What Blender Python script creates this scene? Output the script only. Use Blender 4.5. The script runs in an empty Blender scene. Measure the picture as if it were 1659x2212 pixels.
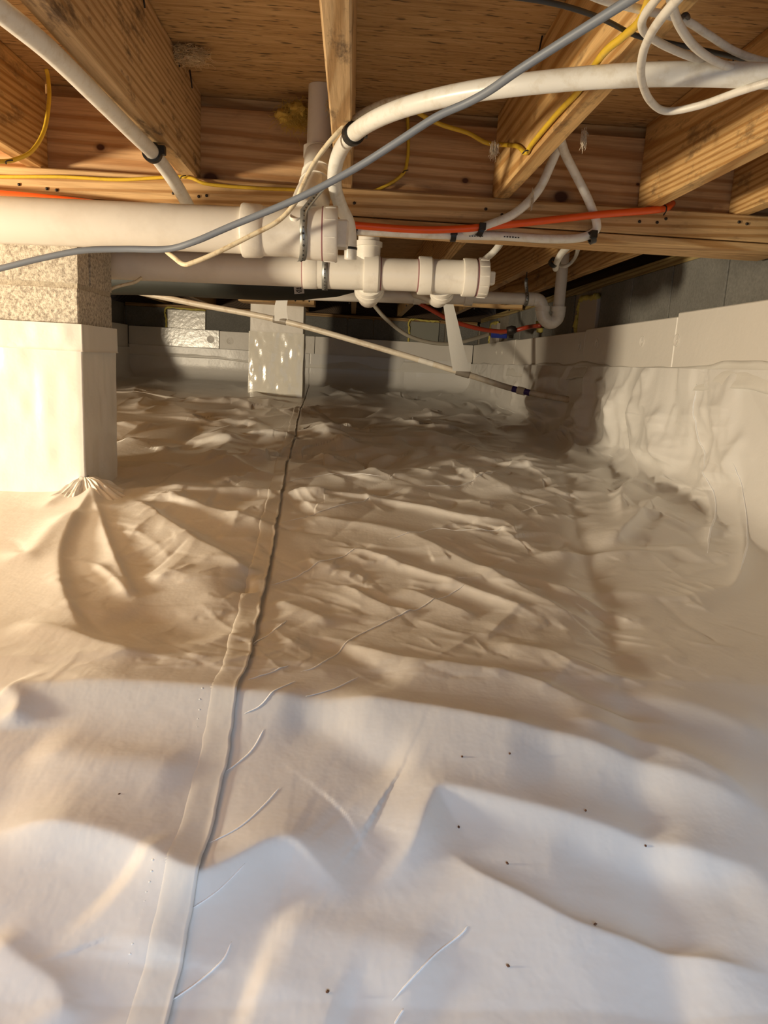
import bpy, math, random
import numpy as np
from mathutils import Vector, Matrix

# ------------------------------------------------------------------ camera, world, lights, exposure
scene = bpy.context.scene
COL = scene.collection
F = 1600.0                      # focal length in pixels of the 1659 x 2212 frame
CXP, CYP = 829.5, 1106.0
H = 0.50                        # camera height above the datum
_d = np.array([762 - CXP, -(781 - CYP), -F]); _d /= np.linalg.norm(_d)
_u = np.cross(np.array([1.0, -0.055, 0.0]), _d); _u /= np.linalg.norm(_u)
_x = np.cross(_d, _u)
R = np.array([_x, _d, _u])      # rows: world axes in camera coordinates
cam_data = bpy.data.cameras.new('camera')
cam = bpy.data.objects.new('camera', cam_data); COL.objects.link(cam)
cam_data.sensor_fit = 'VERTICAL'; cam_data.sensor_height = 36.0
cam_data.lens = F / 2212.0 * 36.0
cam_data.clip_start = 0.02
M4 = Matrix.Identity(4)
for i in range(3):
    for j in range(3):
        M4[i][j] = R[i][j]
M4[2][3] = H
cam.matrix_world = M4
scene.camera = cam

world = bpy.data.worlds.new('world'); scene.world = world
world.use_nodes = True
bg = world.node_tree.nodes['Background']
bg.inputs['Color'].default_value = (0.62, 0.78, 1.0, 1)
bg.inputs['Strength'].default_value = 0.9

def area(name, loc, target, sx, sy, power, color, spread=math.pi):
    l = bpy.data.lights.new(name, 'AREA'); l.shape = 'RECTANGLE'
    l.size, l.size_y, l.energy, l.color = sx, sy, power, color
    l.spread = spread
    o = bpy.data.objects.new(name, l); COL.objects.link(o)
    o.location = loc
    o.rotation_euler = (Vector(target) - Vector(loc)).to_track_quat('-Z', 'Y').to_euler()
    return o
# daylight of the access hatch behind the camera
area('hatch_daylight', (0.15, -4.0, H + 1.62), (0.1, 0.4, H - 0.45), 3.6, 0.7, 108.0, (0.66, 0.80, 1.0))
# warm work lamp standing out of frame on the left, low above the liner
area('work_lamp', (-2.65, 0.48, H - 0.16), (-2.65 + .54, 0.48 + .84, H - 0.03), .24, .24, 86.0, (1.0, 0.84, 0.60))

scene.view_settings.view_transform = 'Standard'
scene.view_settings.look = 'None'
scene.view_settings.gamma = 1.0
scene.view_settings.use_curve_mapping = False
scene.view_settings.exposure = 0.54

# ------------------------------------------------------------------ projection helpers
CAMP = np.array([0.0, 0.0, H])
def ray(px, py):
    return R @ np.array([px - CXP, -(py - CYP), -F])
def P(px, py, Y):
    r = ray(px, py); return CAMP + r * (Y / r[1])
def PX(px, py, X):
    r = ray(px, py); return CAMP + r * (X / r[0])
def PZ(px, py, h):
    r = ray(px, py); return CAMP + r * (h / r[2])

rng = np.random.default_rng(7)
random.seed(7)

# ------------------------------------------------------------------ object helpers
def tag(o, label=None, cat=None, group=None, kind=None):
    if label: o['label'] = label
    if cat: o['category'] = cat
    if group: o['group'] = group
    if kind: o['kind'] = kind
    return o
def thing(name, label, cat, loc=(0, 0, 0), group=None):
    o = bpy.data.objects.new(name, None); COL.objects.link(o)
    o.location = loc; o.empty_display_size = 0.05
    return tag(o, label, cat, group)
def mesh_data(name, verts, faces, mat, smooth=True):
    me = bpy.data.meshes.new(name)
    me.from_pydata([tuple(map(float, v)) for v in verts], [], faces)
    me.update()
    if smooth:
        me.polygons.foreach_set('use_smooth', [True] * len(me.polygons))
    me.materials.append(mat)
    return me
def link(name, me, parent=None, loc=None):
    o = bpy.data.objects.new(name, me); COL.objects.link(o)
    if loc is not None: o.location = loc
    if parent is not None:
        o.parent = parent
        o.matrix_parent_inverse = Matrix.Translation(-Vector(parent.location)) if loc is None else Matrix.Identity(4)
        if loc is not None:
            o.location = Vector(loc) - Vector(parent.location)
    return o
def obj(name, vf, mat, parent=None, loc=None, smooth=True):
    return link(name, mesh_data(name, vf[0], vf[1], mat, smooth), parent, loc)
def join(*parts):
    V, Fc = [], []
    for v, f in parts:
        n = len(V); V.extend(list(v)); Fc.extend([tuple(i + n for i in q) for q in f])
    return V, Fc

def grid_mesh(name, pts, mat, parent=None, thick=None):
    """pts: (rows, cols, 3) array -> one smooth sheet"""
    nr, nc = pts.shape[:2]
    me = bpy.data.meshes.new(name)
    v = pts.reshape(-1, 3).astype(np.float32)
    idx = np.arange(nr * nc).reshape(nr, nc)
    q = np.stack([idx[:-1, :-1], idx[:-1, 1:], idx[1:, 1:], idx[1:, :-1]], -1).reshape(-1, 4).astype(np.int32)
    me.vertices.add(len(v)); me.vertices.foreach_set('co', v.ravel())
    me.loops.add(q.size); me.loops.foreach_set('vertex_index', q.ravel())
    me.polygons.add(len(q)); me.polygons.foreach_set('loop_start', np.arange(0, q.size, 4, dtype=np.int32))
    me.polygons.foreach_set('loop_total', np.full(len(q), 4, np.int32))
    me.polygons.foreach_set('use_smooth', np.ones(len(q), bool))
    me.update(calc_edges=True); me.validate()
    me.materials.append(mat)
    o = link(name, me, parent)
    if thick:
        s = o.modifiers.new('thickness', 'SOLIDIFY'); s.thickness = thick; s.offset = -1
    return o

def box(x0, x1, y0, y1, z0, z1, b=0.0, axis=None):
    """bevelled box: b chamfers every edge"""
    if b <= 0:
        v = [(x, y, z) for z in (z0, z1) for y in (y0, y1) for x in (x0, x1)]
        f = [(0, 2, 3, 1), (4, 5, 7, 6), (0, 1, 5, 4), (2, 6, 7, 3), (0, 4, 6, 2), (1, 3, 7, 5)]
        return v, f
    c = np.array([(x0 + x1) / 2, (y0 + y1) / 2, (z0 + z1) / 2]); h = np.array([abs(x1 - x0), abs(y1 - y0), abs(z1 - z0)]) / 2
    V, key = [], {}
    for sx in (-1, 1):
        for sy in (-1, 1):
            for sz in (-1, 1):
                s = np.array([sx, sy, sz])
                for a in range(3):
                    p = h - b; p = p.copy(); p[a] = h[a]
                    key[(sx, sy, sz, a)] = len(V); V.append(tuple(c + s * p))
    Fc = []
    for a in range(3):
        o1, o2 = [k for k in range(3) if k != a]
        for s in (-1, 1):
            q = []
            for (p1, p2) in ((-1, -1), (1, -1), (1, 1), (-1, 1)):
                t = [0, 0, 0]; t[a] = s; t[o1] = p1; t[o2] = p2
                q.append(key[(t[0], t[1], t[2], a)])
            flip = (s > 0) == (a == 1)
            Fc.append(tuple(q[::-1] if flip else q))
    for a in range(3):           # edges along axis a
        o1, o2 = [k for k in range(3) if k != a]
        for p1 in (-1, 1):
            for p2 in (-1, 1):
                t0 = [0, 0, 0]; t0[o1] = p1; t0[o2] = p2
                A = []
                for s in (-1, 1):
                    t = list(t0); t[a] = s
                    A.append((key[(*t, o1)], key[(*t, o2)]))
                Fc.append((A[0][0], A[0][1], A[1][1], A[1][0]))
    for sx in (-1, 1):
        for sy in (-1, 1):
            for sz in (-1, 1):
                Fc.append(tuple(key[(sx, sy, sz, a)] for a in range(3)))
    # make normals point outwards
    out = []
    Va = np.array(V)
    for q in Fc:
        n = np.cross(Va[q[1]] - Va[q[0]], Va[q[2]] - Va[q[0]])
        m = Va[list(q)].mean(0) - c
        out.append(q if np.dot(n, m) > 0 else q[::-1])
    return V, out

def catmull(pts, n=10):
    pts = [np.asarray(p, float) for p in pts]
    if len(pts) < 3: return np.array(pts)
    p = [2 * pts[0] - pts[1]] + pts + [2 * pts[-1] - pts[-2]]
    out = []
    for i in range(1, len(p) - 2):
        for k in range(n):
            t = k / n
            a, b, c, d = p[i - 1], p[i], p[i + 1], p[i + 2]
            out.append(0.5 * ((2 * b) + (-a + c) * t + (2 * a - 5 * b + 4 * c - d) * t * t + (-a + 3 * b - 3 * c + d) * t ** 3))
    out.append(p[-2])
    return np.array(out)

def sweep(path, rad, n=12, cap=True, flat=1.0):
    """tube along a path; rad scalar or one per point"""
    path = np.asarray(path, float); m = len(path)
    rad = np.full(m, rad) if np.isscalar(rad) else np.asarray(rad, float)
    tan = np.gradient(path, axis=0); tan /= np.linalg.norm(tan, axis=1)[:, None] + 1e-12
    up = np.array([0, 0, 1.0]) if abs(tan[0][2]) < 0.9 else np.array([0, 1.0, 0])
    u = np.cross(up, tan[0]); u /= np.linalg.norm(u)
    V, Fc = [], []
    for i in range(m):
        u = u - tan[i] * np.dot(u, tan[i]); u /= np.linalg.norm(u); w = np.cross(tan[i], u)
        for k in range(n):
            a = 2 * math.pi * k / n
            V.append(path[i] + rad[i] * (math.cos(a) * u + flat * math.sin(a) * w))
    for i in range(m - 1):
        for k in range(n):
            a, b = i * n + k, i * n + (k + 1) % n
            Fc.append((a, b, b + n, a + n))
    if cap:
        Fc.append(tuple(range(n))[::-1]); Fc.append(tuple((m - 1) * n + k for k in range(n)))
    return V, Fc

def lathe(a, b, prof, n=40, cap=True):
    """prof: list of (t along a->b in metres, radius)"""
    a, b = np.asarray(a, float), np.asarray(b, float)
    d = (b - a) / np.linalg.norm(b - a)
    up = np.array([0, 0, 1.0]) if abs(d[2]) < 0.9 else np.array([0, 1.0, 0])
    u = np.cross(up, d); u /= np.linalg.norm(u); w = np.cross(d, u)
    V, Fc = [], []
    for t, r in prof:
        for k in range(n):
            q = 2 * math.pi * k / n
            V.append(a + d * t + r * (math.cos(q) * u + math.sin(q) * w))
    for i in range(len(prof) - 1):
        for k in range(n):
            p, q = i * n + k, i * n + (k + 1) % n
            Fc.append((p, q, q + n, p + n))
    if cap:
        Fc.append(tuple(range(n))[::-1]); Fc.append(tuple((len(prof) - 1) * n + k for k in range(n)))
    return V, Fc
def smoothen(o, ang=40):
    m = o.modifiers.new('edge', 'EDGE_SPLIT'); m.split_angle = math.radians(ang); return o
def plain(a, b, r, n=40):
    L = np.linalg.norm(np.asarray(b) - np.asarray(a)); return lathe(a, b, [(0, r), (L, r)], n)
def lin(a, b, t): return np.asarray(a) + (np.asarray(b) - np.asarray(a)) * t

# ------------------------------------------------------------------ materials
def new_mat(name):
    m = bpy.data.materials.new(name); m.use_nodes = True
    nt = m.node_tree
    return m, nt, nt.nodes['Principled BSDF']
def N(nt, t, **kw):
    n = nt.nodes.new(t)
    for k, v in kw.items():
        if k in n.inputs.keys(): n.inputs[k].default_value = v
        else: setattr(n, k, v)
    return n
def ramp(nt, fac, stops):
    n = nt.nodes.new('ShaderNodeValToRGB')
    el = n.color_ramp.elements
    while len(el) < len(stops): el.new(0.5)
    for e, (p, c) in zip(el, stops):
        e.position = p; e.color = (*c, 1) if len(c) == 3 else c
    nt.links.new(fac, n.inputs[0]); return n
def mixc(nt, fac, a, b, mode='MIX'):
    n = nt.nodes.new('ShaderNodeMix'); n.data_type = 'RGBA'; n.blend_type = mode
    for s, v in ((0, fac), (6, a), (7, b)):
        if hasattr(v, 'is_linked') or hasattr(v, 'links'): nt.links.new(v, n.inputs[s])
        elif s == 0: n.inputs[0].default_value = v
        else: n.inputs[s].default_value = (*v, 1)
    return n.outputs[2]
def bump(nt, bs, h, strength=0.3, dist=0.002):
    b = nt.nodes.new('ShaderNodeBump'); b.inputs['Strength'].default_value = strength; b.inputs['Distance'].default_value = dist
    nt.links.new(h, b.inputs['Height']); nt.links.new(b.outputs[0], bs.inputs['Normal'])
def coords(nt, scale=(1, 1, 1), rnd=0.0):
    tc = nt.nodes.new('ShaderNodeTexCoord')
    out = tc.outputs['Object']
    if rnd:
        oi = nt.nodes.new('ShaderNodeObjectInfo')
        ma = N(nt, 'ShaderNodeVectorMath', operation='MULTIPLY_ADD')
        nt.links.new(oi.outputs['Random'], ma.inputs[0]); ma.inputs[1].default_value = (rnd, rnd * 3.1, rnd * 1.7)
        nt.links.new(out, ma.inputs[2]); out = ma.outputs[0]
    mp = nt.nodes.new('ShaderNodeMapping'); mp.inputs['Scale'].default_value = scale
    nt.links.new(out, mp.inputs[0]); return mp.outputs[0]

def simple(name, col, rough=0.45, metal=0.0, dirt=0.0, dirtcol=(0.3, 0.2, 0.1), dscale=30, spec=0.5):
    m, nt, b = new_mat(name)
    b.inputs['Base Color'].default_value = (*col, 1); b.inputs['Roughness'].default_value = rough; b.inputs['Metallic'].default_value = metal
    b.inputs['Specular IOR Level'].default_value = spec
    if dirt > 0:
        c = coords(nt, rnd=3.0)
        n = N(nt, 'ShaderNodeTexNoise', Scale=dscale, Detail=5.0, Roughness=0.65); nt.links.new(c, n.inputs['Vector'])
        r = ramp(nt, n.outputs[0], [(0.5, (0, 0, 0)), (0.72, (dirt,) * 3)])
        nt.links.new(mixc(nt, r.outputs[0], col, dirtcol), b.inputs['Base Color'])
    return m

def wood(name, axis, light, dark, ring=20, rough=0.62, stain=0.25, knots=(), vstain=(0.10, 0.06, 0.035)):
    """sawn softwood; axis = grain direction"""
    m, nt, b = new_mat(name)
    sc = [1, 1, 1]; sc[axis] = 0.07
    c = coords(nt, tuple(sc), rnd=1.9)
    warp = N(nt, 'ShaderNodeTexNoise', Scale=3.2, Detail=1.0); nt.links.new(c, warp.inputs['Vector'])
    vm = N(nt, 'ShaderNodeVectorMath', operation='MULTIPLY_ADD'); nt.links.new(warp.outputs['Color'], vm.inputs[0])
    vm.inputs[1].default_value = (0.42, 0.42, 0.42); nt.links.new(c, vm.inputs[2])
    vec = vm.outputs[0]
    wv = N(nt, 'ShaderNodeTexWave', wave_type='RINGS', rings_direction='XYZ'[axis], Scale=ring, Distortion=1.2, Detail=2.0)
    wv.inputs['Detail Scale'].default_value = 1.4
    nt.links.new(vec, wv.inputs['Vector'])
    r1 = ramp(nt, wv.outputs['Fac'], [(0.0, light), (0.55, tuple(np.array(light) * 0.92)), (0.9, dark), (1.0, dark)])
    sc2 = [60, 60, 60]; sc2[axis] = 2.0
    c2 = coords(nt, tuple(sc2), rnd=2.3)
    n2 = N(nt, 'ShaderNodeTexNoise', Scale=3.0, Detail=5.0, Roughness=0.7); nt.links.new(c2, n2.inputs['Vector'])
    r2 = ramp(nt, n2.outputs[0], [(0.28, (0.62, 0.56, 0.5)), (0.62, (1.04, 1.04, 1.04))])
    col = mixc(nt, 0.8, r1.outputs[0], r2.outputs[0], 'MULTIPLY')
    sc3 = [20, 20, 20]; sc3[axis] = 7
    c3 = coords(nt, tuple(sc3), rnd=4.0)
    n3 = N(nt, 'ShaderNodeTexNoise', Scale=1.0, Detail=7.0, Roughness=0.72); nt.links.new(c3, n3.inputs['Vector'])
    r3 = ramp(nt, n3.outputs[0], [(0.575 - .05 * stain, (0, 0, 0)), (0.68 - .03 * stain, (stain,) * 3)])
    col = mixc(nt, r3.outputs[0], col, vstain)
    for (kx, ky, kz, kr) in knots:
        tc = nt.nodes.new('ShaderNodeTexCoord')
        s = N(nt, 'ShaderNodeVectorMath', operation='SUBTRACT'); nt.links.new(tc.outputs['Object'], s.inputs[0]); s.inputs[1].default_value = (kx, ky, kz)
        sq = N(nt, 'ShaderNodeVectorMath', operation='MULTIPLY'); nt.links.new(s.outputs[0], sq.inputs[0])
        q = [1, 1, 1]; q[axis] = 0.75; sq.inputs[1].default_value = q
        ln = N(nt, 'ShaderNodeVectorMath', operation='LENGTH'); nt.links.new(sq.outputs[0], ln.inputs[0])
        dv = N(nt, 'ShaderNodeMath', operation='DIVIDE'); nt.links.new(ln.outputs['Value'], dv.inputs[0]); dv.inputs[1].default_value = kr
        rk = ramp(nt, dv.outputs[0], [(0.35, (1, 1, 1)), (0.55, (0.35, 0.35, 0.35)), (0.95, (0, 0, 0))])
        col = mixc(nt, rk.outputs[0], col, (0.085, 0.03, 0.012))
    nt.links.new(col, b.inputs['Base Color'])
    b.inputs['Roughness'].default_value = rough; b.inputs['Specular IOR Level'].default_value = 0.3
    bump(nt, b, n2.outputs[0], 0.35, 0.0015)
    return m

def liner_mat(name, col=(0.80, 0.78, 0.745), rough=0.31, scrim=True):
    m, nt, b = new_mat(name)
    c = coords(nt)
    n = N(nt, 'ShaderNodeTexNoise', Scale=2.2, Detail=4.0); nt.links.new(c, n.inputs['Vector'])
    r = ramp(nt, n.outputs[0], [(0.3, tuple(np.array(col) * 0.95)), (0.7, col)])
    nt.links.new(r.outputs[0], b.inputs['Base Color'])
    b.inputs['Roughness'].default_value = rough
    b.inputs['IOR'].default_value = 1.5
    b.inputs['Specular IOR Level'].default_value = 0.55
    n2 = N(nt, 'ShaderNodeTexNoise', Scale=26.0, Detail=3.0, Roughness=0.55); nt.links.new(c, n2.inputs['Vector'])
    if scrim:
        w1 = N(nt, 'ShaderNodeTexWave', Scale=38.0, bands_direction='X'); w2 = N(nt, 'ShaderNodeTexWave', Scale=38.0, bands_direction='Y')
        nt.links.new(c, w1.inputs['Vector']); nt.links.new(c, w2.inputs['Vector'])
        ad = N(nt, 'ShaderNodeMath', operation='ADD'); nt.links.new(w1.outputs['Fac'], ad.inputs[0]); nt.links.new(w2.outputs['Fac'], ad.inputs[1])
        ml = N(nt, 'ShaderNodeMath', operation='MULTIPLY_ADD'); nt.links.new(ad.outputs[0], ml.inputs[0]); ml.inputs[1].default_value = 0.008
        nt.links.new(n2.outputs[0], ml.inputs[2]); hh = ml.outputs[0]
    else: hh = n2.outputs[0]
    bump(nt, b, hh, 0.35, 0.004)
    return m

def concrete(name, light, dark, scale=160, rough=0.9, bstr=0.7):
    m, nt, b = new_mat(name)
    c = coords(nt, rnd=2.0)
    n = N(nt, 'ShaderNodeTexNoise', Scale=scale, Detail=4.0, Roughness=0.7); nt.links.new(c, n.inputs['Vector'])
    n0 = N(nt, 'ShaderNodeTexNoise', Scale=6.0, Detail=4.0); nt.links.new(c, n0.inputs['Vector'])
    r = ramp(nt, n.outputs[0], [(0.36, dark), (0.60, light)])
    r0 = ramp(nt, n0.outputs[0], [(0.3, (0.8, 0.8, 0.8)), (0.7, (1.05, 1.05, 1.05))])
    nt.links.new(mixc(nt, 1.0, r.outputs[0], r0.outputs[0], 'MULTIPLY'), b.inputs['Base Color'])
    b.inputs['Roughness'].default_value = rough
    bump(nt, b, n.outputs[0], bstr, 0.004)
    return m

def osb_mat():
    m, nt, b = new_mat('subfloor_board')
    c = coords(nt, (5, 60, 20))
    n1 = N(nt, 'ShaderNodeTexNoise', Scale=1.6, Detail=6.0, Roughness=0.68, Distortion=0.6); nt.links.new(c, n1.inputs['Vector'])
    r1 = ramp(nt, n1.outputs[0], [(0.25, (0.28, 0.155, 0.06)), (0.45, (0.52, 0.32, 0.135)), (0.72, (0.72, 0.50, 0.25))])
    c2 = coords(nt, (26, 170, 40))
    n2 = N(nt, 'ShaderNodeTexNoise', Scale=1.0, Detail=2.0); nt.links.new(c2, n2.inputs['Vector'])
    r2 = ramp(nt, n2.outputs[0], [(0.60, (0, 0, 0)), (0.69, (0.85, 0.85, 0.85))])
    col = mixc(nt, r2.outputs[0], r1.outputs[0], (0.055, 0.028, 0.012))
    nt.links.new(col, b.inputs['Base Color']); b.inputs['Roughness'].default_value = 0.6
    bump(nt, b, n1.outputs[0], 0.4, 0.002)
    return m

MW_Y = wood('joist_wood', 1, (0.74, 0.48, 0.21), (0.50, 0.27, 0.09), stain=0.6)
MW_YD = wood('weathered_joist_wood', 1, (0.66, 0.46, 0.25), (0.44, 0.27, 0.12), stain=0.85)
MW_X2 = wood('ledger_wood', 0, (0.70, 0.47, 0.23), (0.46, 0.26, 0.10), stain=0.35, ring=15)
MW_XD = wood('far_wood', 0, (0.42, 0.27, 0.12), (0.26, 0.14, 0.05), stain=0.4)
MW_PT = wood('treated_sill_wood', 1, (0.42, 0.32, 0.14), (0.24, 0.16, 0.06), stain=0.3)
M_OSB = osb_mat()
M_LIN = liner_mat('white_liner')
M_LINW = liner_mat('white_pier_liner', (0.84, 0.81, 0.75), 0.28)
M_TAPE = liner_mat('white_seam_tape', (0.80, 0.775, 0.72), 0.36, scrim=False)
M_CREASE = simple('stress_whitened_crease', (0.95, 0.96, 0.98), 0.4)
M_FOAM = liner_mat('white_foam_board', (0.80, 0.76, 0.70), 0.42, scrim=False)
M_BLOCK = concrete('pier_block', (0.72, 0.66, 0.55), (0.30, 0.26, 0.21), 130)
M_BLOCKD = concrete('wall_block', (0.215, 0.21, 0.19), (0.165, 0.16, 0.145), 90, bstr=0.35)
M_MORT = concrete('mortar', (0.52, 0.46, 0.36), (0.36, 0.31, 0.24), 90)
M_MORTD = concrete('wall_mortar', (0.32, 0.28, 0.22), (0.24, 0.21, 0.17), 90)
M_PVC = simple('white_plastic_pipe', (0.82, 0.77, 0.69), 0.33, dirt=0.25, dirtcol=(0.5, 0.42, 0.33), dscale=9)
M_PVCF = simple('white_plastic_fitting', (0.83, 0.79, 0.71), 0.30, dirt=0.3, dirtcol=(0.46, 0.39, 0.31), dscale=22)
M_PRIM = simple('pipe_primer', (0.33, 0.15, 0.16), 0.5)
M_PEX = simple('white_tubing', (0.80, 0.79, 0.74), 0.32, dirt=0.45, dirtcol=(0.5, 0.42, 0.28), dscale=40)
M_PEXO = simple('orange_red_tubing', (0.85, 0.11, 0.015), 0.3)
M_PEXR = simple('dark_red_tubing', (0.34, 0.045, 0.02), 0.35)
M_GREYC = simple('grey_cable', (0.20, 0.225, 0.265), 0.5)
M_BLKC = simple('black_cable', (0.035, 0.033, 0.032), 0.5)
M_WC = simple('white_cable', (0.78, 0.74, 0.66), 0.4, dirt=0.55, dirtcol=(0.42, 0.35, 0.26), dscale=45)
M_OLD = simple('old_cream_cable', (0.74, 0.64, 0.45), 0.5, dirt=0.9, dirtcol=(0.36, 0.22, 0.09), dscale=60)
M_YEL = simple('yellow_cable', (0.72, 0.47, 0.035), 0.42, dirt=0.4, dirtcol=(0.4, 0.26, 0.04), dscale=60)
M_CLIP = simple('black_plastic_clip', (0.012, 0.012, 0.012), 0.35)
M_STEEL = simple('nail_steel', (0.04, 0.032, 0.028), 0.5, metal=0.5)
M_HOLE = simple('strap_hole', (0.05, 0.05, 0.045), 0.8)
M_GALV = simple('galvanized_strap', (0.40, 0.42, 0.42), 0.38, metal=0.75, dirt=0.5, dirtcol=(0.22, 0.23, 0.23), dscale=120)
M_DUCT = simple('dark_duct_wrap', (0.028, 0.030, 0.024), 0.55)
M_PAPER = simple('paper_sticker', (0.70, 0.66, 0.60), 0.6)
M_INK = simple('black_ink', (0.02, 0.02, 0.02), 0.6)
M_YFOAM = simple('yellow_spray_foam', (0.62, 0.52, 0.12), 0.7, dirt=0.5, dirtcol=(0.35, 0.27, 0.05), dscale=60)
M_FLUFF = simple('tan_glass_wool', (0.86, 0.66, 0.38), 0.9)
M_FLUFFY = simple('yellow_glass_wool', (0.75, 0.50, 0.10), 0.9)
M_LINT = simple('pale_lint', (0.72, 0.62, 0.48), 0.9)
M_STRAP = liner_mat('clear_strap_tape', (0.88, 0.86, 0.80), 0.3, scrim=False)
M_CPVC = simple('cream_condensate_pipe', (0.76, 0.68, 0.55), 0.38, dirt=0.5, dirtcol=(0.42, 0.27, 0.13), dscale=22)
M_PURP = simple('purple_primer', (0.06, 0.035, 0.20), 0.5)
M_BLUE = simple('blue_valve_handle', (0.02, 0.04, 0.30), 0.4)
M_BRASS = simple('brass_fitting', (0.30, 0.20, 0.08), 0.4, metal=0.7)
M_SOIL = concrete('bare_soil', (0.12, 0.09, 0.06), (0.05, 0.04, 0.03), 40)
M_SHADEW = wood('shade_rim_wood', 1, (0.10, 0.06, 0.03), (0.05, 0.03, 0.015), stain=0.3)  # near-black base colour paints in the shade of the void above the sills
M_GRIME = simple('dark_knot', (0.10, 0.04, 0.015), 0.7)

# ------------------------------------------------------------------ dimensions (heights relative to the camera, metres)
XR, XL, YB = 1.10, -1.98, 6.66            # block faces of the room
IN = 0.05                                 # foam board thickness
JB, JT = 0.408, 0.607                       # joist bottom / top
G1, G2 = 1.94, 4.95                       # girder front faces
TOPW = 0.388                              # top of block walls
def z(h): return H + h

# ------------------------------------------------------------------ room shell
tag(obj('floor', box(-3.8, XR + .3, -1.6, YB + .3, z(-.80), z(-.72)), M_SOIL, smooth=False), kind='structure',
    label='bare soil under the white liner', cat='floor')
tag(obj('ceiling', box(-3.8, XR + .35, -0.6, YB + .3, z(JT), z(JT + .02)), M_OSB, smooth=False), kind='structure',
    label='tan oriented strand board subfloor overhead', cat='ceiling')

def block_wall(name, label, core, blocks, mat=M_BLOCKD):
    w = obj(name, core, M_MORTD, smooth=False); tag(w, label, 'wall', kind='structure')
    for bx in blocks:
        obj('concrete_block', box(*bx, b=0.003), mat, w, smooth=False)
    return w
bl = []
c1, c0, cm = z(TOPW), z(TOPW - .197), z(TOPW - .40)
edges = [1.86, 2.255, 2.65, 3.03, 3.42, 3.82, 4.22, 4.62, 5.02, 5.42, 5.82, 6.22, 6.62]
VENT_R = [(3.42, 3.82), (5.42, 5.82)]
for a, b in zip(edges[:-1], edges[1:]):
    if (a, b) in VENT_R: continue
    bl.append((XR, XR + .19, a + .005, b - .005, c0, c1))
bl += [(XR, XR + .19, a - .19, a + .195, cm, c0 - .012) for a in edges[1:]]
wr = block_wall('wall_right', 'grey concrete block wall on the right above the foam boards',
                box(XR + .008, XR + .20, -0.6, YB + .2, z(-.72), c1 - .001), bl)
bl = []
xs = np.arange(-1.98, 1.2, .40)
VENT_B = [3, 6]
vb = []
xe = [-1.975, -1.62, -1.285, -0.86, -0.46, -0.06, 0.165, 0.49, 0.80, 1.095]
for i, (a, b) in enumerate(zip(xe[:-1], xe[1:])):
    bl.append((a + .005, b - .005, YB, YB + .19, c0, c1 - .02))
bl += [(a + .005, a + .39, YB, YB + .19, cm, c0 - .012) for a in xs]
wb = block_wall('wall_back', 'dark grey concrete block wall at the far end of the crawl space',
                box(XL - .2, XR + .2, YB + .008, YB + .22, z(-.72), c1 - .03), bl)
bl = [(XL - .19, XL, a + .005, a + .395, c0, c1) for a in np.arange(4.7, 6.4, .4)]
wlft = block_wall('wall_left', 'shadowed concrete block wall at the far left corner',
                  join(box(XL - .20, XL - .008, 4.7, YB + .2, z(-.72), c1 - .001), box(-3.7, XL - .1, 4.7, 4.9, z(-.72), z(JT)), box(-3.8, -3.62, -.6, 4.9, z(-.72), z(JT))), bl)  # unseen return and outer side wall added to close the lamp's bay against stray light
# wall behind the camera with the open access hatch; low lintel added to confine the daylight
fw = join(box(-3.7, XL - .2, -.62, -.45, z(-.72), z(JT)), box(-0.75, 0.95, -.62, -.45, z(.145), z(JT)), box(XL - .2, -0.75, -.62, -.45, z(-.72), z(JT)), box(0.95, XR + .2, -.62, -.45, z(-.72), z(JT)))
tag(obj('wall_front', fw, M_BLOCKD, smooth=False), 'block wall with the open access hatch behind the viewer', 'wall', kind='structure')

# sill plates, rim boards
tag(obj('trim_1', box(-.07, .07, -2.3, 2.3, -.019, .019, .002), MW_PT, loc=(XR + .075, 4.36, z(TOPW + .019)), smooth=False),
    'treated timber sill plate on the right block wall', 'sill plate', kind='structure')
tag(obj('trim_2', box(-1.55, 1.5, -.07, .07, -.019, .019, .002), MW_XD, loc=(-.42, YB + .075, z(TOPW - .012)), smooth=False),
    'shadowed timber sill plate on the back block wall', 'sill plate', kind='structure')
tag(obj('trim_3', box(XR + .15, XR + .19, -.45, YB + .1, z(TOPW), z(JT)), M_SHADEW, smooth=False),
    'rim board coloured dark as shade above the right block wall', 'rim board', kind='structure')
tag(obj('trim_4', box(XL - .19, XR + .19, YB + .15, YB + .19, z(TOPW - .03), z(JT)), M_SHADEW, smooth=False),
    'rim board coloured dark as shade above the back block wall', 'rim board', kind='structure')
tag(obj('trim_5', box(XL - .19, XL - .15, 4.7, YB + .1, z(TOPW), z(JT)), M_SHADEW, smooth=False),
    'rim board coloured dark as shade above the left block wall', 'rim board', kind='structure')

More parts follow.
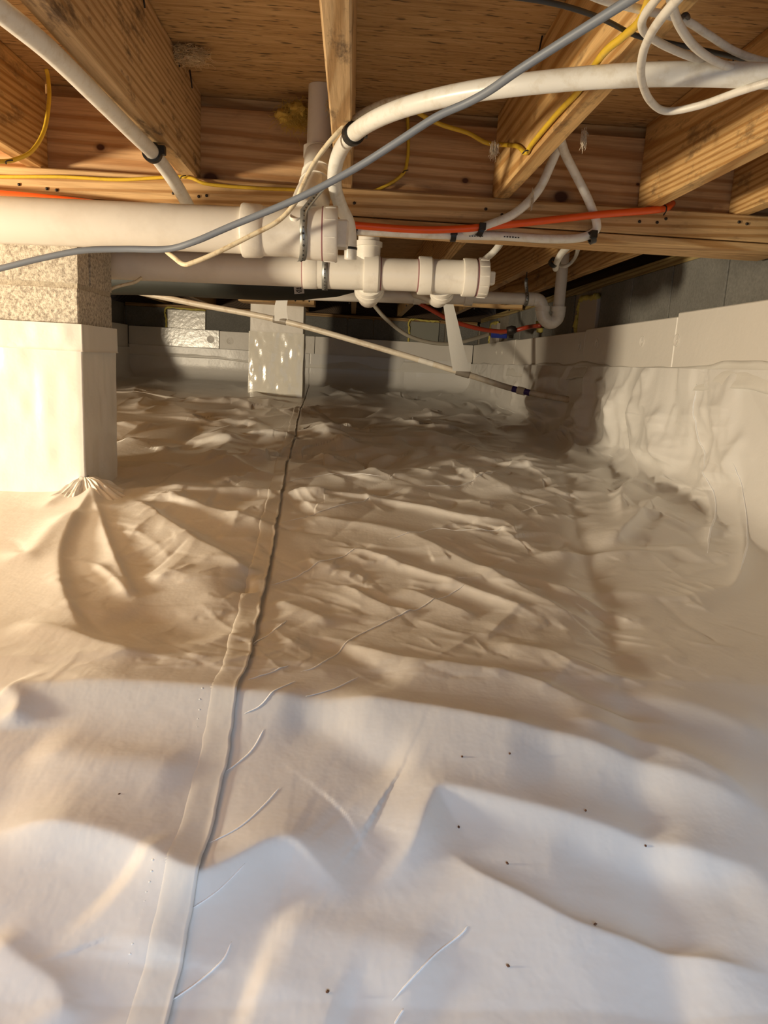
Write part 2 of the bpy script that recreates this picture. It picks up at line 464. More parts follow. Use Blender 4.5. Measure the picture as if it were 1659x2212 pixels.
# ------------------------------------------------------------------ joists and girders
T = 0.038
JX = [(-0.788, 'wide-grained joist at the upper left corner with the yellow cable', MW_Y),
      (-0.426, 'big weathered joist that the left white tube is clipped under', MW_YD),
      (-0.058, 'narrow-looking joist seen end on beside the vertical drain riser', MW_YD),
      (0.325, 'mould-stained joist carrying the stapled yellow cable', MW_Y),
      (0.692, 'clean joist with cathedral grain behind the white cable loops', MW_Y),
      (0.926, 'joist nearest the right edge, close to the block wall', MW_Y)]
def nail(parent, p, q, r=0.0016):
    return obj('nail', sweep([p, q], r, 6), M_STEEL, parent)
for x, lab, mt in JX:
    L = G1 - (-.42)
    o = obj('floor_joist', box(-T / 2, T / 2, -L / 2, L / 2, -(JT - JB) / 2, (JT - JB) / 2, .003), mt,
            loc=(x + T / 2, (G1 - .42) / 2 - .001, z((JT + JB) / 2)), smooth=False)
    tag(o, lab, 'joist', 'floor joists in front of the girder')
    o.rotation_euler = (0, 0, 0)
    j = o
    # toe nails bent over where joist and subfloor meet
    for k, yy in enumerate([1.0, 1.25, 1.42, 1.68, 1.8] if x < -.3 and x > -.6 else ([0.9, 1.5] if x > 0.3 else [])):
        s = 1 if x < 0 else -1
        px = x + T / 2 + s * (T / 2 + .003)
        n = nail(None, (px, yy, z(JT)), (px + s * .004, yy + .006, z(JT - .035)))
        n.parent = j; n.matrix_parent_inverse = Matrix.Translation(-Vector(j.location))
names2 = ['second bay joist behind the pier', 'second bay joist left of the far pier', 'second bay joist above the far pier',
          'second bay joist behind the lower drain cleanout', 'second bay joist whose edge crosses above the trap', 'second bay joist closest to the right block wall']
for (x, lab, mt), nm in zip(JX, names2):
    y0, y1 = G1 + .115, G2
    o = obj('floor_joist', box(-T / 2, T / 2, -(y1 - y0) / 2, (y1 - y0) / 2, -(JT - JB) / 2, (JT - JB) / 2, .003), MW_Y,
            loc=(x + T / 2 + (.0 if x > 0.1 else .02), (y0 + y1) / 2, z((JT + JB) / 2)), smooth=False)
    tag(o, nm, 'joist', 'floor joists behind the girder')
for i, x in enumerate([-1.65, -1.25, -.84, -.44, -.03, .37, .77]):
    y0, y1 = G2 + .115, YB + .1
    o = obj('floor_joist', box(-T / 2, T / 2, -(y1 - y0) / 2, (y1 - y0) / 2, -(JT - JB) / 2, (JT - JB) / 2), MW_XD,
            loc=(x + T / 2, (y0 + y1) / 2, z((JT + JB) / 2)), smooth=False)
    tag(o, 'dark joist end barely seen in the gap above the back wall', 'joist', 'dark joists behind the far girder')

def loc_on(o, p): return np.array(p) - np.array(o.location)
g = thing('girder', 'long pine girder the front joists butt against, on the near pier', 'girder', (-.45, G1 + .057, z(.34)))
gb = (-.45, G1 + .019, z(.455))
kn = []
for (px, py, r) in [(217, 318, .016), (1005, 390, .013), (455, 385, .03), (1212, 425, .03), (1378, 398, .007), (960, 470, .01)]:
    q = P(px, py, G1) - np.array(gb); kn.append((q[0], q[1], q[2], r))
MW_X = wood('girder_wood', 0, (0.68, 0.42, 0.21), (0.48, 0.25, 0.10), stain=0.25, ring=13, knots=kn)
gt = .645
for k in range(3):
    yy = G1 + .019 + .038 * k
    obj('plank', box(-1.5, 1.53, -.0186, .0186, -.115, .122, .002), MW_X if k == 0 else MW_X2, g, loc=(-.45, yy, z(.455)), smooth=False)
lg = obj('ledger_strip', box(-1.5, 1.53, -.02, .02, -.031, .031, .003), MW_X2, g, loc=(-.45, G1 - .021, z(.3765)), smooth=False)
obj('bottom_plank', box(-1.24, 1.53, -.079, .079, -.009, .009, .002), MW_X2, g, loc=(-.45, G1 + .038, z(.3335)), smooth=False)
for (px, py) in [(40, 398), (100, 407), (121, 410), (373, 417), (428, 424), (445, 422), (629, 429), (764, 438), (1048, 451), (1083, 463), (1380, 478), (1418, 480), (1437, 472), (1595, 479), (1612, 483), (1245, 470)]:
    c = P(px, py, G1 - .041); 
    n = obj('nail', sweep([c + np.array([0, .004, 0]), c + np.array([.002, -.003, -.001])], .0036, 7), M_STEEL, g)
# recessed blocking seen above the girder
tag(obj('blocking_board', box(-1.5, 1.53, -.019, .019, -.0135, .0125, .002), MW_X2, loc=(-.45, G1 + .04, z(.594)), smooth=False),
    'dim blocking board set back above the top edge of the girder', 'board')
g2 = thing('girder', 'far girder lying on the far wrapped pier', 'girder', (-.4, G2 + .057, z(.36)))
for k in range(2):
    obj('plank', box(-1.6, 1.48, -.028, .028, -.1, .1, .002), MW_X2, g2, loc=(-.4, G2 + .03 + .057 * k, z(.505)), smooth=False)
obj('ledger_strip', box(-1.6, 1.48, -.02, .02, -.019, .019, .003), MW_X2, g2, loc=(-.4, G2 - .02, z(.405)), smooth=False)
for px in (638, 668, 755, 810, 878, 1025, 1100):
    c = P(px, 652 + (px - 700) * .045, G2 - .0405)
    obj('nail', sweep([c + np.array([0, .004, 0]), c + np.array([0, -.003, 0])], .006, 6), M_STEEL, g2)
tag(obj('shim_board', box(-.245, .245, -.1, .1, -.02, .02, .002), MW_X2, loc=((P(600, 660, 5.1))[0], 5.10, z(.365)), smooth=False),
    'yellowish shim board on top of the far pier', 'shim')

# ------------------------------------------------------------------ white liner on the ground
def hf(X, Y):
    """smooth ground height relative to the camera"""
    return np.interp(Y, [0, .25, .5, .74, .93, 1.3, 1.85, 3.0, 5.2, 6.66], [-.540, -.530, -.505, -.448, -.405, -.392, -.360, -.322, -.266, -.220])
XWL, XWR, YWB = XL + IN + .012, XR - IN - .012, YB - IN - .012
LT = 0.035                                 # top edge of the liner on the walls
def surf(px, py):
    """pixel -> (s, Y): place on the liner; s = X on the ground, X + rise on the right wall"""
    Y = 1.0
    for _ in range(25):
        q = PZ(px, py, float(hf(0, Y)))
        if q[1] <= 0: break
        Y = 0.5 * Y + 0.5 * min(q[1], 8)
    X = q[0]
    if X > XWR:
        q = PX(px, py, XWR); return np.array([XWR + (q[2] - H) - float(hf(0, q[1])), q[1]])
    return np.array([X, q[1]])

RID = []          # (poly (n,2), amp, wl, wr, p)
def ridge(px_pts, amp, wfar, wnear, p=1.4):
    pts = []
    for (a, b) in px_pts:
        q = surf(a, b)
        if q[0] < XWR - .1 and amp > 0:          # allow for the height of the fold itself
            q = surf(a, b + .85 * amp * F / max(q[1], .4))
        pts.append(q)
    RID.append((catmull(pts, 4), amp, wfar, wnear, p))
# crest where the ground drops towards the hatch
ridge([(-150, 1440), (0, 1455), (100, 1462), (250, 1470), (460, 1490), (520, 1497), (700, 1513), (900, 1537), (1050, 1562), (1230, 1592), (1400, 1632), (1659, 1705), (1800, 1750)], .030, .085, .028, 1.15)
# foreground swells
ridge([(-60, 1752), (0, 1758), (111, 1768), (217, 1792), (300, 1822), (360, 1860), (430, 1882), (506, 1850), (580, 1812), (640, 1810), (720, 1862), (790, 1884)], .022, .060, .018, 1.2)
ridge([(770, 1884), (840, 1862), (895, 1800), (925, 1730), (960, 1702), (1110, 1732), (1214, 1752), (1370, 1784), (1494, 1814), (1700, 1860)], .017, .045, .018, 1.2)
ridge([(930, 1813), (992, 1854), (1043, 1890), (1121, 1927), (1240, 1984), (1370, 2015), (1473, 2040), (1700, 2092)], .009, .012, .035, 1.15)
ridge([(1180, 1840), (1300, 1865), (1500, 1900), (1659, 1905)], -.006, .03, .05, 1.5)
ridge([(-30, 2000), (0, 2028), (39, 2067), (96, 2105), (130, 2144), (154, 2230)], .007, .014, .03, 1.3)
ridge([(600, 1560), (720, 1600), (800, 1650), (900, 1690)], -.008, .03, .03, 1.5)
ridge([(700, 1540), (850, 1600), (1000, 1625), (1200, 1660)], .010, .04, .04, 1.6)
ridge([(60, 1600), (200, 1640), (330, 1655), (430, 1680)], .008, .03, .03, 1.6)
ridge([(240, 1900), (330, 1980), (300, 2080)], .006, .04, .04, 1.7)
ridge([(560, 1980), (680, 2010), (820, 2040), (980, 2100)], .008, .03, .05, 1.6)
ridge([(520, 2120), (640, 2150), (760, 2190)], .006, .03, .04, 1.6)
ridge([(0, 1490), (40, 1520), (20, 1560)], .012, .02, .02, 1.3)
ridge([(1190, 1570), (1330, 1600), (1500, 1660), (1659, 1740)], .008, .03, .02, 1.3)
ridge([(1240, 1480), (1400, 1500), (1560, 1540), (1700, 1600)], .010, .04, .03, 1.5)
# folds radiating from the near pier
ridge([(215, 1040), (165, 1112), (132, 1175), (128, 1240), (145, 1300), (185, 1370), (235, 1405)], .013, .016, .06, 1.15)
ridge([(190, 1040), (210, 1100), (228, 1155), (248, 1205), (275, 1260), (310, 1310)], .010, .012, .03, 1.1)
ridge([(275, 1065), (340, 1110), (410, 1160), (480, 1195), (535, 1232), (600, 1262)], .022, .025, .09, 1.25)
ridge([(300, 1062), (420, 1090), (540, 1120), (620, 1140)], .012, .02, .05, 1.3)
ridge([(530, 1240), (538, 1265), (522, 1290)], -.014, .012, .018, 1.4)
ridge([(200, 1215), (250, 1258), (285, 1296)], .006, .012, .012, 1.3)
ridge([(20, 1345), (120, 1365), (230, 1400), (330, 1440)], .008, .02, .03, 1.4)
ridge([(0, 1180), (60, 1200), (110, 1150), (170, 1105)], .010, .03, .03, 1.4)
ridge([(250, 1320), (350, 1340), (470, 1390)], -.008, .04, .05, 1.6)
ridge([(300, 1230), (420, 1250), (520, 1320)], .010, .06, .05, 1.7)
# long diagonal folds right of the seam
ridge([(590, 1285), (680, 1320), (720, 1345)], .008, .02, .03, 1.3)
ridge([(700, 1170), (787, 1186), (905, 1228), (1000, 1262), (1100, 1300), (1200, 1342)], .010, .03, .015, 1.2)
ridge([(860, 1140), (909, 1160), (1006, 1207), (1090, 1249), (1200, 1304), (1330, 1345)], .013, .02, .04, 1.2)
ridge([(690, 1360), (770, 1388), (860, 1422), (985, 1443), (1112, 1464), (1200, 1498), (1300, 1545), (1500, 1566)], .010, .015, .045, 1.2)
ridge([(740, 1255), (835, 1300), (920, 1318)], .008, .008, .03, 1.2)
ridge([(860, 1262), (945, 1293), (1040, 1330)], .007, .008, .03, 1.2)
ridge([(1000, 1230), (1130, 1240), (1320, 1310), (1400, 1345)], .008, .02, .03, 1.3)
ridge([(1040, 1380), (1150, 1400), (1300, 1440), (1420, 1470)], .008, .02, .03, 1.3)
ridge([(620, 1395), (720, 1400), (800, 1450), (900, 1490)], -.010, .03, .04, 1.5)
ridge([(640, 1110), (800, 1130), (960, 1170)], .008, .03, .03, 1.3)
ridge([(590, 1060), (720, 1062), (860, 1075), (1000, 1110), (1150, 1130)], .014, .05, .02, 1.2)
ridge([(250, 1052), (400, 1058), (600, 1056)], .012, .06, .03, 1.3)
ridge([(920, 1048), (1000, 1045), (1080, 1020), (1165, 982)], .010, .02, .04, 1.2)
ridge([(300, 1000), (400, 950), (520, 912), (640, 890)], .012, .03, .05, 1.2)
ridge([(330, 1040), (470, 1000), (600, 970)], .010, .03, .06, 1.2)
ridge([(1310, 1168), (1370, 1120), (1435, 1075)], .020, .05, .014, 1.2)
ridge([(1150, 1190), (1280, 1186), (1430, 1186)], .011, .02, .03, 1.2)
ridge([(1330, 1172), (1450, 1170), (1550, 1160)], -.010, .03, .03, 1.4)
ridge([(1140, 1280), (1300, 1270), (1480, 1290), (1600, 1250)], .007, .03, .03, 1.3)
# folds down the right wall
ridge([(1395, 820), (1375, 930), (1350, 1050), (1342, 1122)], .030, .05, .018, 1.2)
ridge([(1393, 818), (1360, 900), (1330, 1000), (1325, 1078)], -.014, .03, .03, 1.4)
ridge([(1260, 880), (1240, 930), (1222, 990)], .024, .03, .02, 1.2)
ridge([(1300, 830), (1290, 900), (1270, 960)], .014, .03, .03, 1.3)
ridge([(1215, 815), (1225, 880), (1235, 930)], .012, .03, .03, 1.3)
ridge([(1170, 815), (1178, 880), (1165, 940)], .010, .015, .015, 1.2)
ridge([(1130, 800), (1140, 860), (1120, 900)], -.018, .04, .04, 1.4)
ridge([(1090, 800), (1075, 850), (1080, 900)], .016, .05, .05, 1.4)
ridge([(1505, 830), (1498, 890), (1515, 960), (1530, 1040), (1540, 1130), (1528, 1195)], .008, .012, .012, 1.1)
ridge([(1585, 1000), (1605, 1060), (1615, 1150), (1600, 1230), (1560, 1290)], .008, .014, .014, 1.1)
ridge([(1460, 880), (1440, 980), (1430, 1070)], .012, .06, .05, 1.5)
ridge([(1420, 830), (1500, 850), (1600, 850), (1680, 800)], -.016, .05, .06, 1.4)

# smaller random folds, sharp tents of plastic film
for k in range(430):
    py = rng.uniform(815, 1480) if k < 330 else rng.uniform(815, 1100)
    px = rng.uniform(100 if py > 1050 else 240, 1560)
    Lp = rng.uniform(35, 150) * (.6 + (py - 800) / 900)
    a = rng.normal(.16, .22) if px > 640 else rng.normal(.02, .34)
    if rng.random() < .12: a = rng.uniform(-.9, -.2)
    bend = rng.normal(0, .10) * Lp
    q = []
    for t in (-.5, -.2, .2, .5):
        q.append(surf(px + math.cos(a) * Lp * t, max(806, py + math.sin(a) * Lp * t + bend * (4 * t * t))))
    q = np.array(q); Y = q[:, 1].mean()
    if np.ptp(q[:, 1]) > 2.2 or Y > 6.5: continue
    w = np.clip(rng.uniform(4, 11) * Y * Y / (F * .36) * .8, .006, .075)
    amp = w * rng.uniform(.05, .17) * (1 + .55 * max(0, min(Y, 3.6) - 1.3)) * (1 if rng.random() < .75 else -1)
    RID.append((catmull(q, 3), amp, w * rng.uniform(.5, 2.2), w * rng.uniform(.3, 1.2), rng.uniform(1.0, 1.25)))
for k in range(330):
    py = rng.uniform(820, 1490); px = rng.uniform(250, 1600)
    Lp = rng.uniform(30, 130) * (.5 + (py - 800) / 800)
    a = rng.normal(.22, .25) if px > 640 else rng.normal(.05, .35)
    q = np.array([surf(px + math.cos(a) * Lp * t, max(806, py + math.sin(a) * Lp * t + rng.normal(0, 2))) for t in (-.5, -.15, .2, .5)])
    Y = q[:, 1].mean()
    if np.ptp(q[:, 1]) > 1.6 or Y > 6.5: continue
    w = np.clip(rng.uniform(2, 4.5) * Y * Y / (F * .36) * .8, .004, .04)
    RID.append((catmull(q, 3), w * rng.uniform(.10, .30) * (1 if rng.random() < .7 else -1), w * rng.uniform(.6, 2.0), w * rng.uniform(.4, 1.0), 1.05))
for k in range(70):     # hanging folds on the right and back walls
    Y = rng.uniform(1.9, 6.4); s0 = XWR + rng.uniform(.02, .28); L = rng.uniform(.08, .25)
    dy = rng.normal(0, .10) * (L / .2)
    w = rng.uniform(.008, .03) * (.6 + .2 * Y)
    pts = np.stack([np.linspace(s0, s0 + L, 4), np.linspace(Y, Y + dy, 4)], 1)
    RID.append((pts, w * rng.uniform(.2, .5), w, w * 1.2, 1.3))

def vnoise(x, y, seed):
    r = np.random.default_rng(seed); tab = r.uniform(-1, 1, (64, 64))
    xi, yi = np.floor(x).astype(int), np.floor(y).astype(int); fx, fy = x - xi, y - yi
    fx = fx * fx * (3 - 2 * fx); fy = fy * fy * (3 - 2 * fy)
    g = lambda a, b: tab[a % 64, b % 64]
    return (g(xi, yi) * (1 - fx) + g(xi + 1, yi) * fx) * (1 - fy) + (g(xi, yi + 1) * (1 - fx) + g(xi + 1, yi + 1) * fx) * fy

def wrinkle(S, Y):
    """displacement for arrays of surface coordinates"""
    sh = S.shape; S = S.ravel(); Y = Y.ravel()
    D = .0035 * vnoise(S * 2.6 + 5, Y * 2.6, 1) + .0016 * vnoise(S * 7, Y * 7 + 3, 2)
    order = np.argsort(Y, kind='stable'); Ys = Y[order]
    for poly, amp, wl_, wr_, p in RID:
        m = 3.2 * max(wl_, wr_)
        lo, hi = np.searchsorted(Ys, poly[:, 1].min() - m), np.searchsorted(Ys, poly[:, 1].max() + m)
        idx = order[lo:hi]
        sm = S[idx]; k = (sm > poly[:, 0].min() - m) & (sm < poly[:, 0].max() + m)
        idx = idx[k]
        if len(idx) == 0: continue
        x, y = S[idx], Y[idx]
        best = np.full(len(x), 1e9); sgn = np.zeros(len(x)); uu = np.zeros(len(x))
        seg = np.diff(poly, axis=0); ln = np.linalg.norm(seg, axis=1); cum = np.concatenate([[0], np.cumsum(ln)])
        for i in range(len(seg)):
            if ln[i] < 1e-6: continue
            tx, ty = seg[i] / ln[i]
            dx, dy = x - poly[i, 0], y - poly[i, 1]
            t = np.clip(dx * tx + dy * ty, 0, ln[i])
            ex, ey = dx - t * tx, dy - t * ty
            d = np.hypot(ex, ey); b = d < best
            best = np.where(b, d, best); sgn = np.where(b, tx * dy - ty * dx, sgn); uu = np.where(b, (cum[i] + t) / cum[-1], uu)
        w = np.where(sgn > 0, wl_, wr_)
        rnd = .10 * min(wl_, wr_)
        g = np.exp(-((np.sqrt(best ** 2 + rnd ** 2) - rnd) / w) ** p)
        e = np.clip(np.minimum(uu, 1 - uu) / .22, 0, 1); e = e * e * (3 - 2 * e)
        D[idx] += amp * g * e
    return D.reshape(sh)

# the taped seam between the two liner sheets: X as a function of Y
SEAM_PX = [(668, 830), (655, 868), (640, 910), (637, 945), (617, 1000), (612, 1040), (600, 1100), (588, 1170), (574, 1250), (560, 1310), (545, 1390), (530, 1465), (515, 1505), (498, 1600), (488, 1665), (462, 1770), (440, 1860), (408, 1990), (381, 2100), (355, 2212), (335, 2300)]
_s = np.array([surf(*q) for q in SEAM_PX]); _s = _s[np.argsort(_s[:, 1])]
def seam(Y): return np.interp(Y, np.concatenate([[0.2], _s[:, 1], [6.7]]), np.concatenate([[_s[0, 0]], _s[:, 0], [_s[-1, 0] + .0]]))

def place(S, Y, lift=0.0, extra=None):
    """surface coordinates (with overrun past the walls) -> world points"""
    D = wrinkle(S, np.minimum(Y, YWB)) + lift
    if extra is not None: D = D + extra
    Yc = np.minimum(Y, YWB)
    base = hf(0, Yc)
    rr = np.maximum(S - XWR, 0); rl = np.maximum(XWL - S, 0); rb = np.maximum(Y - YWB, 0)
    rad = .13
    def corner(s):          # smooth sag at the foot of a wall
        t = np.clip((s + rad) / (2 * rad), 0, 1); return t
    tr, tl, tb = corner(S - XWR), corner(XWL - S), corner(Y - YWB)
    soft = lambda s, t: np.where(np.abs(s) < rad, (s + rad) ** 2 / (4 * rad), np.maximum(s, 0))
    zr, zl, zb = soft(S - XWR, tr), soft(XWL - S, tl), soft(Y - YWB, tb)
    rise = np.maximum(np.maximum(zr, zl), zb)
    x = np.clip(S, XWL, XWR); x = x - (zr - rr) + (zl - rl)
    y = Yc - (zb - rb)
    wr = tr * tr * (3 - 2 * tr); wb_ = tb * tb * (3 - 2 * tb); wl2 = tl * tl * (3 - 2 * tl)
    Dn = np.where(wr > .5, np.maximum(D, -.008) , D)
    x = x - Dn * wr + Dn * wl2
    y = y - np.maximum(D, -.01) * wb_
    zz = base + rise + D * (1 - np.maximum(np.maximum(wr, wb_), wl2))
    return np.stack([x, y, H + zz], -1)

def rows():
    a = np.exp(np.linspace(math.log(.30), math.log(YWB), 780))
    return np.concatenate([a, YWB + np.linspace(.01, .27, 40)])
YR = rows()
topR = XWR + (LT - hf(0, np.minimum(YR, YWB)))       # s at the liner top edge on the right wall
# right sheet
u = np.concatenate([np.linspace(0, .42, 330, endpoint=False), np.linspace(.42, 1.0, 330)])
S0 = seam(YR) - .03
Sr = S0[:, None] + (topR - S0)[:, None] * u[None, :] ** 1.12
Yr = np.repeat(YR[:, None], len(u), 1)
near_edge = np.exp(-((Sr - seam(Yr)) / .007) ** 2)
rsheet = grid_mesh('vapor_barrier_sheet', place(Sr, Yr, extra=-(.0022 + .0035 * np.clip((Yr - .9) / .4, 0, 1)) * near_edge), M_LIN)
tag(rsheet, 'wrinkled white plastic liner right of the taped seam, running up the right wall', 'plastic liner', 'ground liner sheets')
# left sheet (overlaps the right one at the seam)
u = np.linspace(0, 1, 430)
S1 = np.where(YR < 4.75, XWL + .14, XWL - (.02 - hf(0, np.minimum(YR, YWB))))
E = seam(YR)
Sl = E[:, None] - (E - S1)[:, None] * (u[None, ::-1] ** 1.25)
Yl = np.repeat(YR[:, None], len(u), 1)
lsheet = grid_mesh('vapor_barrier_sheet', place(Sl, Yl, lift=.0015), M_LIN, thick=.0008)
tag(lsheet, 'wrinkled white plastic liner left of the taped seam, around the near pier', 'plastic liner', 'ground liner sheets')
# the seam tape: a folded strip along the edge of the left sheet
TW = .036
Yt = np.exp(np.linspace(math.log(.30), math.log(4.75), 900))
ut = np.linspace(-1, 0, 12)
jit = .0018 * vnoise(Yt * 26, Yt * 0, 9) + .001 * vnoise(Yt * 70, Yt * 0, 12)
St = (seam(Yt) + jit + .002)[:, None] + TW * (1 + .05 * vnoise(Yt * 9, Yt * 0, 4))[:, None] * ut[None, :]
Ytt = np.repeat(Yt[:, None], len(ut), 1)
edge = (ut[None, :] > -.05) * (.0010 + .0022 * np.clip(vnoise(Yt * 14, Yt * 0, 6), 0, 1))[:, None]
far = np.clip((Yt - .86) / .08, 0, 1)[:, None]
tape = grid_mesh('seam_tape', place(St, Ytt, lift=0, extra=edge * (.35 + .65 * far) + .0010 + .0008 * far + .0010 * np.clip((ut[None, :] + 1) * 4, 0, 1) - .0016 * (ut[None, :] < -.99)), M_TAPE, thick=.0005)
tag(tape, 'long strip of white tape sealing the seam between the two liner sheets', 'tape')
# row of small weld dimples along the left edge of the tape in the foreground
dV, dF = [], []
for yy in np.exp(np.linspace(math.log(.36), math.log(.86), 74)):
    s = float(seam(yy)) - TW - .004 + random.uniform(-.001, .001)
    c = place(np.array([[s]]), np.array([[yy]]), lift=.0012)[0, 0]
    v, f = lathe(c - np.array([0, 0, .001]), c + np.array([0, 0, .002]), [(0, .0022), (.0008, .0015), (.0011, .0005)], 6)
    n = len(dV); dV += v; dF += [tuple(i + n for i in q) for q in f]
dm = obj('weld_dimples', (dV, dF), M_TAPE, tape); dm['kind'] = 'stuff'

# stress-whitened creases, thin raised lines in the plastic
CR = [[(615, 1042), (680, 1030), (740, 1026), (830, 1033)], [(605, 1128), (690, 1105), (760, 1085), (870, 1055)],
      [(580, 1265), (650, 1240), (730, 1205), (790, 1183)], [(840, 1165), (900, 1150), (940, 1142), (1000, 1145), (1100, 1138)],
      [(650, 1452), (690, 1436), (760, 1380), (850, 1335), (910, 1312), (970, 1285), (1003, 1263)],
      [(535, 1470), (580, 1455), (625, 1438)], [(528, 1543), (575, 1510), (640, 1472)], [(660, 1505), (720, 1490), (775, 1463)],
      [(548, 1390), (585, 1368), (620, 1340)], [(488, 1667), (540, 1625), (570, 1575)], [(452, 1822), (520, 1785), (570, 1740), (605, 1700)],
      [(413, 1965), (470, 1925), (530, 1865)], [(362, 2168), (430, 2120), (480, 2075), (500, 2035)],
      [(847, 2162), (903, 2100), (950, 2053), (997, 2017), (1010, 2000)], [(852, 2212), (862, 2195), (872, 2180)],
      [(25, 1938), (45, 1928), (62, 1914)],
      [(920, 1050), (1000, 1047), (1080, 1022)], [(990, 1248), (1030, 1247)], [(1125, 1105), (1160, 1092), (1180, 1088)],
      [(1505, 830), (1498, 890), (1515, 960), (1530, 1040), (1540, 1130), (1528, 1195)],
      [(1585, 1000), (1605, 1060), (1615, 1150), (1600, 1230)]]
def on_sheet(px, py):
    a, b = px, py
    for _ in range(4):
        q = surf(a, b); w = R.T @ (place(np.array([[q[0]]]), np.array([[q[1]]]))[0, 0] - CAMP)
        ex, ey = px - (CXP + F * w[0] / -w[2]), py - (CYP - F * w[1] / -w[2])
        a, b = a + .8 * ex, b + .8 * ey
    return surf(a, b)
for i, c in enumerate(CR):
    sp = catmull([on_sheet(*q) for q in c], 12)
    Wd = place(sp[None, :, 0], sp[None, :, 1], lift=.0004)[0]
    rel = np.linspace(0, 1, len(Wd)); r = (.0011 if i < 19 else .0016) * np.clip(np.minimum(rel, 1 - rel) * 10, .15, 1) * np.clip(Wd[:, 1], .6, 1.4)
    r = r * (0.75 + .35 * np.sin(np.arange(len(r)) * 1.7) ** 2)
    obj('crease', sweep(Wd, r * 1.35, 8, flat=.32), M_CREASE, lsheet if i == 15 else rsheet)

# little crumbs of dirt on the liner
for i, (px, py) in enumerate([(1097, 1671), (990, 1798), (1095, 1872), (1394, 1832), (1285, 2006), (1097, 2093), (1262, 1778), (258, 1738), (707, 2160), (995, 1674)]):
    s = surf(px, py); c = place(np.array([[s[0]]]), np.array([[s[1]]]))[0, 0] + np.array([0, 0, .0012])
    a = random.random() * 6; d = np.array([math.cos(a), math.sin(a), .15]) * .0016
    tag(obj('dirt_crumb', sweep([c - d, c, c + d], [.0004, .0013, .0003], 6), M_GRIME),
        'tiny dark crumb of dirt lying on the foreground liner', 'dirt', 'dirt crumbs on the liner')

# ------------------------------------------------------------------ piers
def wrap(name, x0, x1, y0, y1, ztop, zbot_fn, parent, seed, amp=.004, nz=90, mat=None, off=.008, wav=.006, d0=None):
    """liner sheet wrapped round a pier (front and both sides)"""
    per = [(x0 - off, y1), (x0 - off, y0 - off), (x1 + off, y0 - off), (x1 + off, y1)]
    nn = (30, 110, 70)
    pl, nrm = [], []
    ns = [(-1, 0), (0, -1), (1, 0)]
    for i in range(3):
        a, b = np.array(per[i]), np.array(per[i + 1])
        for t in np.linspace(0, 1, nn[i], endpoint=(i == 2)):
            pl.append(a + (b - a) * t); nrm.append(ns[i])
    pl, nrm = np.array(pl), np.array(nrm, float)
    # round the corners' normals
    k = np.ones(5) / 5
    nrm = np.stack([np.convolve(np.pad(nrm[:, i], 2, mode='edge'), k, 'valid') for i in range(2)], 1)
    arc = np.concatenate([[0], np.cumsum(np.linalg.norm(np.diff(pl, axis=0), axis=1))])
    pts = np.zeros((nz, len(pl), 3))
    for j, t in enumerate(np.linspace(0, 1, nz)):
        zb = zbot_fn(pl[:, 0], pl[:, 1]); zz = ztop + (zb - ztop) * t
        d = amp * vnoise(arc * 14 + seed, zz * 5, seed) + amp * .6 * vnoise(arc * 34, zz * 17 + seed, seed + 1) + wav * max(0, t - .82) * 5 * vnoise(arc * 22, zz * 9, seed + 2)
        d = np.maximum(d, -.004) + .05 * max(0, t - .93) ** 1.2
        if d0 is not None: d = d + d0(arc, zz)
        pts[j, :, 0] = pl[:, 0] + nrm[:, 0] * d; pts[j, :, 1] = pl[:, 1] + nrm[:, 1] * d; pts[j, :, 2] = zz
    return grid_mesh(name, pts[::-1], mat or M_LINW, parent)
PX0, PX1, PY0, PY1 = -1.06, -0.656, 1.85, 2.10
pr = thing('block_pier', 'concrete block pier at the left, wrapped in white liner below', 'pier', ((PX0 + PX1) / 2, (PY0 + PY1) / 2, z(-.42)))
def foot(a, b): return [(PX0, PX1, PY0, PY1)]
ztop = .315
# upper block with the sash groove in its end face
def grooved(z0, z1):
    gy0, gy1, gd = PY0 + .075, PY0 + .09, .014
    poly = [(PX0, PY0), (PX1, PY0), (PX1, gy0), (PX1 - gd, gy0), (PX1 - gd, gy1), (PX1, gy1), (PX1, PY1), (PX0, PY1)]
    n = len(poly)
    V = [(x, y, z0) for x, y in poly] + [(x, y, z1) for x, y in poly]
    Fc = [tuple(range(n))[::-1], tuple(range(n, 2 * n))] + [(i, (i + 1) % n, (i + 1) % n + n, i + n) for i in range(n)]
    return V, Fc
obj('concrete_block', grooved(z(.146), z(ztop)), M_BLOCK, pr, smooth=False)
obj('mortar_joint', box(PX0 + .003, PX1 - .002, PY0 + .002, PY1 - .003, z(.135), z(.147)), M_MORT, pr, smooth=False)
obj('concrete_block', box(PX0, PX1, PY0, PY1, z(-.059), z(.136), .003), M_BLOCK, pr, smooth=False)
obj('mortar_joint', box(PX0 + .004, PX1 - .004, PY0 + .004, PY1 - .004, z(-.070), z(-.058)), M_MORT, pr, smooth=False)
obj('concrete_block', box(PX0, PX1, PY0, PY1, z(-.262), z(-.069), .003), M_BLOCK, pr, smooth=False)
obj('concrete_block', box(PX0, PX1, PY0, PY1, z(-.46), z(-.272), .003), M_BLOCK, pr, smooth=False)
zfl = lambda x, y: H + hf(x, y) - .01
wrap('liner_wrap', PX0, PX1, PY0, PY1, z(.008), zfl, pr, 21)
wrap('tape_band', PX0, PX1, PY0, PY1, z(.052), lambda x, y: np.full(len(x), z(-.012)), pr, 31, amp=.003, nz=24, mat=M_TAPE, off=.013, wav=0)
tag(obj('pier_cap_plate', box(-.21, .21, -.09, .09, -.0045, .0045, .001), MW_X2, loc=(PX0 + .2, 1.955, z(.3195)), smooth=False),
    'short pine plate between the near pier and the girder', 'plate')

